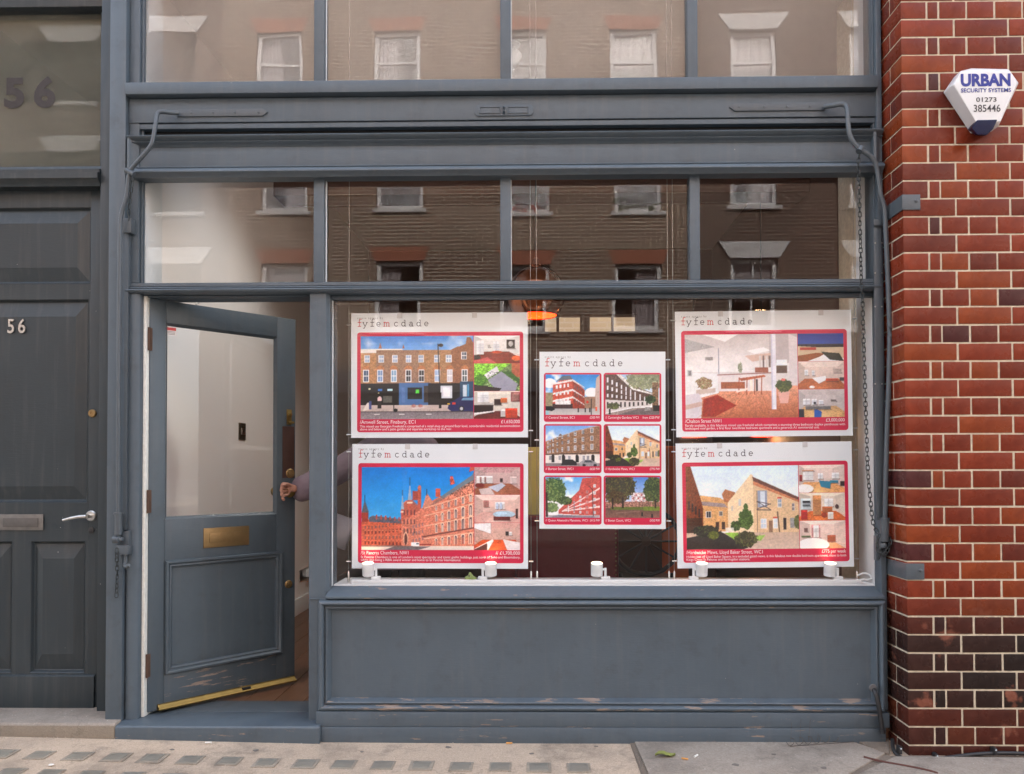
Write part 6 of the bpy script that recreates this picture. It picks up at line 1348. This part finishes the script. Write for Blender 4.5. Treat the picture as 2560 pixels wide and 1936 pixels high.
# coat skirt, hood, head
MB().lathe([(.21, .62), (.205, .75), (.185, .95), (.165, 1.08)], (0, 0, 0), 'z', 24, cap=False).build('coat_skirt', coat, person)
hd = bmesh.new(); bmesh.ops.create_uvsphere(hd, u_segments=24, v_segments=18, radius=1.0)
for v_ in hd.verts:
    c = v_.co; fr_ = max(0, -c.y); x_ = c.x*(.076 if c.z > -.3 else .076-.03*(-.3-c.z)); y_ = c.y*.095; z_ = c.z*.118
    if fr_ > .75 and abs(c.x) < .16 and -.35 < c.z < .15: y_ -= .022*(1-abs(c.x)/.16)*(1 if c.z < -.05 else .5)
    if fr_ > .5 and .05 < abs(c.x) < .5 and .02 < c.z < .22: y_ += .008
    if fr_ > .7 and abs(c.x) < .3 and -.58 < c.z < -.5: y_ += .006
    v_.co = Vector((x_, y_, z_))
me = bpy.data.meshes.new('head'); hd.to_mesh(me); hd.free(); me.polygons.foreach_set('use_smooth', [True]*len(me.polygons))
h_ = link('head', me, skinm, person); h_.location = (0, -.02, SHZ+.26); h_.rotation_euler = (R(8), 0, R(-35))
for s_ in (-1, 1):
    MB().lathe([(.001, -.012), (.010, -.009), (.012, 0)], (s_*.031, -.081, .012), 'y', 12).build('eye', M['black'], h_)
    MB().lathe([(.001, -.01), (.02, -.004), (.024, .004), (.012, .01)], (s_*.076, .005, 0), 'x', 12).build('ear', skinm, h_)
hr = bmesh.new(); bmesh.ops.create_uvsphere(hr, u_segments=24, v_segments=16, radius=1.0)
for v_ in hr.verts: v_.co = Vector((v_.co.x*.086, v_.co.y*.102+.014, v_.co.z*.122+.018 if v_.co.z > -.2 or v_.co.y > .1 else -.0))
me = bpy.data.meshes.new('hair'); hr.to_mesh(me); hr.free(); me.polygons.foreach_set('use_smooth', [True]*len(me.polygons)); ha = link('hair', me, hairm, person); ha.location = (0, -.004, SHZ+.275); ha.rotation_euler = (R(8), 0, R(-35))
# the hand: palm plus five fingers curled over the knob
right_ = Vector((1, 0, 0)); fwd = (cuff-wr).normalized(); up_ = Vector((0, 0, 1))
toward = Vector((0, -1, 0))
pal = cuff + fwd*.016
hv = [cuff-fwd*.02, pal, pal+fwd*.020]; he = [(0, 1), (1, 2)]; hr_ = [(.024, .020), (.030, .018), (.026, .016)]
for k, (off, ln) in enumerate(((.026, .9), (.009, 1.0), (-.009, .95), (-.027, .78))):
    b0 = pal + fwd*.020 + up_*off*.7 ; i0 = len(hv)
    hv += [b0 + up_*off*.35, b0 + up_*off*.5 + fwd*.030*ln + toward*.018, b0 + up_*off*.5 + fwd*.034*ln + toward*.018 - up_*.018*ln + toward*.004, b0 + up_*off*.5 + fwd*.016*ln - up_*.034*ln + toward*.022]
    he += [(2, i0), (i0, i0+1), (i0+1, i0+2), (i0+2, i0+3)]; hr_ += [.0105, .0098, .0090, .0080]
i0 = len(hv); hv += [pal + up_*.020 + toward*.012, pal + up_*.030 + fwd*.018 + toward*.028, pal + up_*.022 + fwd*.036 + toward*.038]; he += [(1, i0), (i0, i0+1), (i0+1, i0+2)]; hr_ += [.0115, .0105, .0085]
skin_body('hand', hv, he, hr_, skinm, person, 2)
# papers held at the person's side
pp = thing('paper_sheet', 'loose white paper sheet held behind the glass left of the gothic poster', 'paper', tuple(at(852, 1330, .70)))
nx = 8; vs_ = []
for i in range(nx+1):
    for j in range(2): vs_.append((-.06+.12*i/nx, .012*math.sin(i*.7), (-.09 if j == 0 else .09)))
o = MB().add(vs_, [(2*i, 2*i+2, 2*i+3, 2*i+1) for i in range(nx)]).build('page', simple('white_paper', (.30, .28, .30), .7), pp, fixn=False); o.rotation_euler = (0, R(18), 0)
sol = o.modifiers.new('thick', 'SOLIDIFY'); sol.thickness = .0008
# ------------------------------------------------------------------ litter and fixings at the foot of the wall
def gp_(px_, py_, dz=.0): q = on_ground(px_, py_, GZ+.012+dz); return q
cb = thing('black_cable', 'thick black cable clipped along the foot of the brick pier', 'cable')
pts = [at(2231, 1850, -.10), at(2233, 1872, -.17), at(2242, 1886, -.205), at(2262, 1898, -.222), at(2290, 1903, -.226), at(2330, 1900, -.224), at(2380, 1893, -.222), at(2440, 1886, -.222), at(2500, 1883, -.222), at(2560, 1884, -.222), at(2680, 1884, -.222)]
MB().tube(smooth_path(pts, 6), .0085, 12).build('sheath', M['black'], cb)
for px_, py_ in ((2336, 1889), (2482, 1874), (2246, 1871)):
    q = at(px_, py_, -.215); box('cable_clip', M['black'], cb, q.x-.006, q.x+.008, -.236, -.203, q.z-.02, q.z+.012, .003)
    MB().lathe([(.004, 0), (.002, -.003)], (q.x+.003, -.2362, q.z+.004), 'y', 8).build('clip_nail', M['steel'], cb)
dp = thing('drain_hose', 'short black hose hanging from the lower corner of the stall riser', 'hose')
MB().tube(smooth_path([at(2184, 1723, -.055), at(2188, 1732, -.085), at(2194, 1752, -.095), at(2199, 1780, -.095), at(2204, 1815, -.092), at(2206, 1832, -.09)], 5), .0105, 12).build('hose', M['black'], dp)
MB().lathe([(.016, -.006), (.018, .0), (.012, .006)], at(2182, 1720, -.06), 'y', 14).build('wall_flange', simple('grey_fitting', (.13, .13, .13), .5), dp)
MB().lathe([(.013, -.008), (.013, .008)], at(2206, 1829, -.092), 'z', 12).build('hose_end', M['black'], dp)
wire = thing('bird_spikes', 'bent strip of thin wire spikes lying at the foot of the plinth', 'wire spikes')
wm = simple('rusty_wire', (.11, .095, .08), .5, .6, var=.3, scale=60)
for k in range(8):
    q = gp_(1976+22*k, 1858-2*k, .006); MB().tube(smooth_path([q+Vector((-.018, .0, .004)), q+Vector((-.012, -.022, -.004)), q+Vector((.004, -.028, .006)), q+Vector((.014, -.008, .02)), q+Vector((.004, .012, .018))], 5), .0013, 6).build('wire_loop', wm, wire)
    MB().tube([q+Vector((0, -.006, .004)), q+Vector((.012+.004*k % 3, .02, .085+.01*((k*7) % 3)))], .0008, 5).build('wire_spike', wm, wire)
q0, q1 = gp_(1975, 1866), gp_(2135, 1855); MB().tube([q0, q1], .0015, 6).build('wire_rail', wm, wire)
tw = MB().tube(smooth_path([gp_(2160, 1893), gp_(2210, 1905), gp_(2260, 1914), gp_(2310, 1924), gp_(2345, 1933)], 4), [.006]+[.0048]*15+[.003], 8).build('twig', simple('red_brown_twig', (.10, .035, .025), .7, var=.3, scale=50))
tag(tw, 'long reddish twig lying on the paving in front of the pier', 'twig')
lf = thing('fallen_leaf', 'curled yellow-green leaf lying on the pavement by the slab joint', 'leaf', tuple(gp_(1664, 1893)))
vs_ = []; nn = 10
for i in range(nn+1):
    s_ = i/nn; wd_ = .022*math.sin(math.pi*(.05+.9*s_))*(1+.25*math.sin(s_*40)); cx_ = -.045+.09*s_
    for f_ in (-1, 0, 1): vs_.append((cx_, f_*wd_+.014*s_, .004+.010*abs(f_)+.006*math.sin(s_*6)))
MB().add(vs_, [(3*i+j, 3*i+3+j, 3*i+4+j, 3*i+1+j) for i in range(nn) for j in range(2)]).build('leaf_blade', simple('dry_leaf', (.20, .22, .05), .6, var=.4, scale=40), lf, fixn=False)
cm = simple('cigarette_paper', (.75, .72, .66), .7); cf = simple('cigarette_filter', (.62, .30, .08), .7)
for px_, py_, rz_, lab, mt_ in ((521, 1857, .15, 'white cigarette end lying below the painted doorstep', cm), (1273, 1858, .0, 'orange cigarette filter lying at the foot of the plinth', cf), (1740, 1890, .9, 'white scrap of paper beside the fallen leaf', cm), (1712, 1897, -.4, 'tan cigarette end near the fallen leaf', cf)):
    q = on_ground(px_, py_, ground_z(X(px_, 1850, -.1))+.006+(.009 if px_ > 1620 else 0)); d_ = Vector((math.cos(rz_), math.sin(rz_), 0))*.014
    tag(MB().tube([q-d_, q+d_], .004, 8).build('cigarette_end', mt_), lab, 'litter', 'litter on the pavement')
bits = MB()
for k in range(420):
    x_ = random.uniform(-2.8, 2.9); y_ = random.uniform(-.85, -.07) if random.random() < .6 else random.uniform(-.16, -.075); s_ = random.uniform(.0012, .0042)
    p_ = Vector((x_, y_, ground_z(x_)+.002+(.009 if x_ > xj else 0)+s_*.4)); bits.add([p_+Vector((s_*random.uniform(-1.4, 1.4), s_*random.uniform(-1.4, 1.4), s_*random.uniform(-.4, .8))) for _ in range(4)], [(0, 1, 2), (0, 2, 3), (0, 3, 1), (1, 3, 2)])
tag(bits.build('grit', simple('pale_grit', (.45, .40, .33), .9, var=.5, scale=400), smooth=False), 'scattered grit and crumbs on the pavement', 'grit', kind='stuff')
wd = MB(); base_ = on_ground(1866, 1850, GZ+.004)
for k in range(26):
    p_ = base_+Vector((random.uniform(-.02, .02), random.uniform(-.01, .01), random.uniform(0, .03))); s_ = random.uniform(.003, .007)
    wd.add([p_+Vector((s_*random.uniform(-1, 1), s_*random.uniform(-1, 1), s_*random.uniform(-1, 1))) for _ in range(3)], [(0, 1, 2)])
tag(wd.build('weed', simple('weed_green', (.06, .16, .03), .6), smooth=False, fixn=False), 'tiny green weed sprouting at the foot of the plinth', 'weed')
tag(MB().lathe([(.011, 0), (.009, .0015)], on_ground(128, 1912, ground_z(-2.2)+.004), 'z', 14).build('chewing_gum', cm), 'flattened white chewing gum spot between the pavement lights', 'litter', 'litter on the pavement')
gum = simple('trodden_gum', (.16, .14, .12), .8, var=.3, scale=60)
for px_, py_, r_, gw_ in ((640, 1876, .012, 'below the right end of the doorstep'), (905, 1880, .009, 'below the left end of the stall riser'), (1120, 1868, .013, 'below the lower left poster'), (1330, 1884, .010, 'below the gap left of the tall poster'), (1490, 1866, .008, 'small one below the tall centre poster'), (1840, 1912, .014, 'largest one right of the fallen leaf'), (1935, 1886, .009, 'just left of the wire spikes'), (2060, 1920, .012, 'in front of the wire spikes'), (430, 1874, .010, 'below the left end of the doorstep')):
    q = on_ground(px_, py_, ground_z(X(px_, 1880, -.2))+(.0115 if X(px_, 1880, -.2) > xj else .0015)); pl_ = [(q.x+r_*(1+.3*math.sin(3*a_+px_))*math.cos(a_), q.y+r_*.8*(1+.3*math.cos(2*a_+py_))*math.sin(a_)) for a_ in [2*math.pi*k/12 for k in range(12)]]
    tag(MB().prism(pl_, q.z-.002, q.z+.0005, 'z').build('chewing_gum', gum), 'dark trodden gum blotch on the pavement, ' + gw_, 'litter', 'dark gum blotches on the pavement')
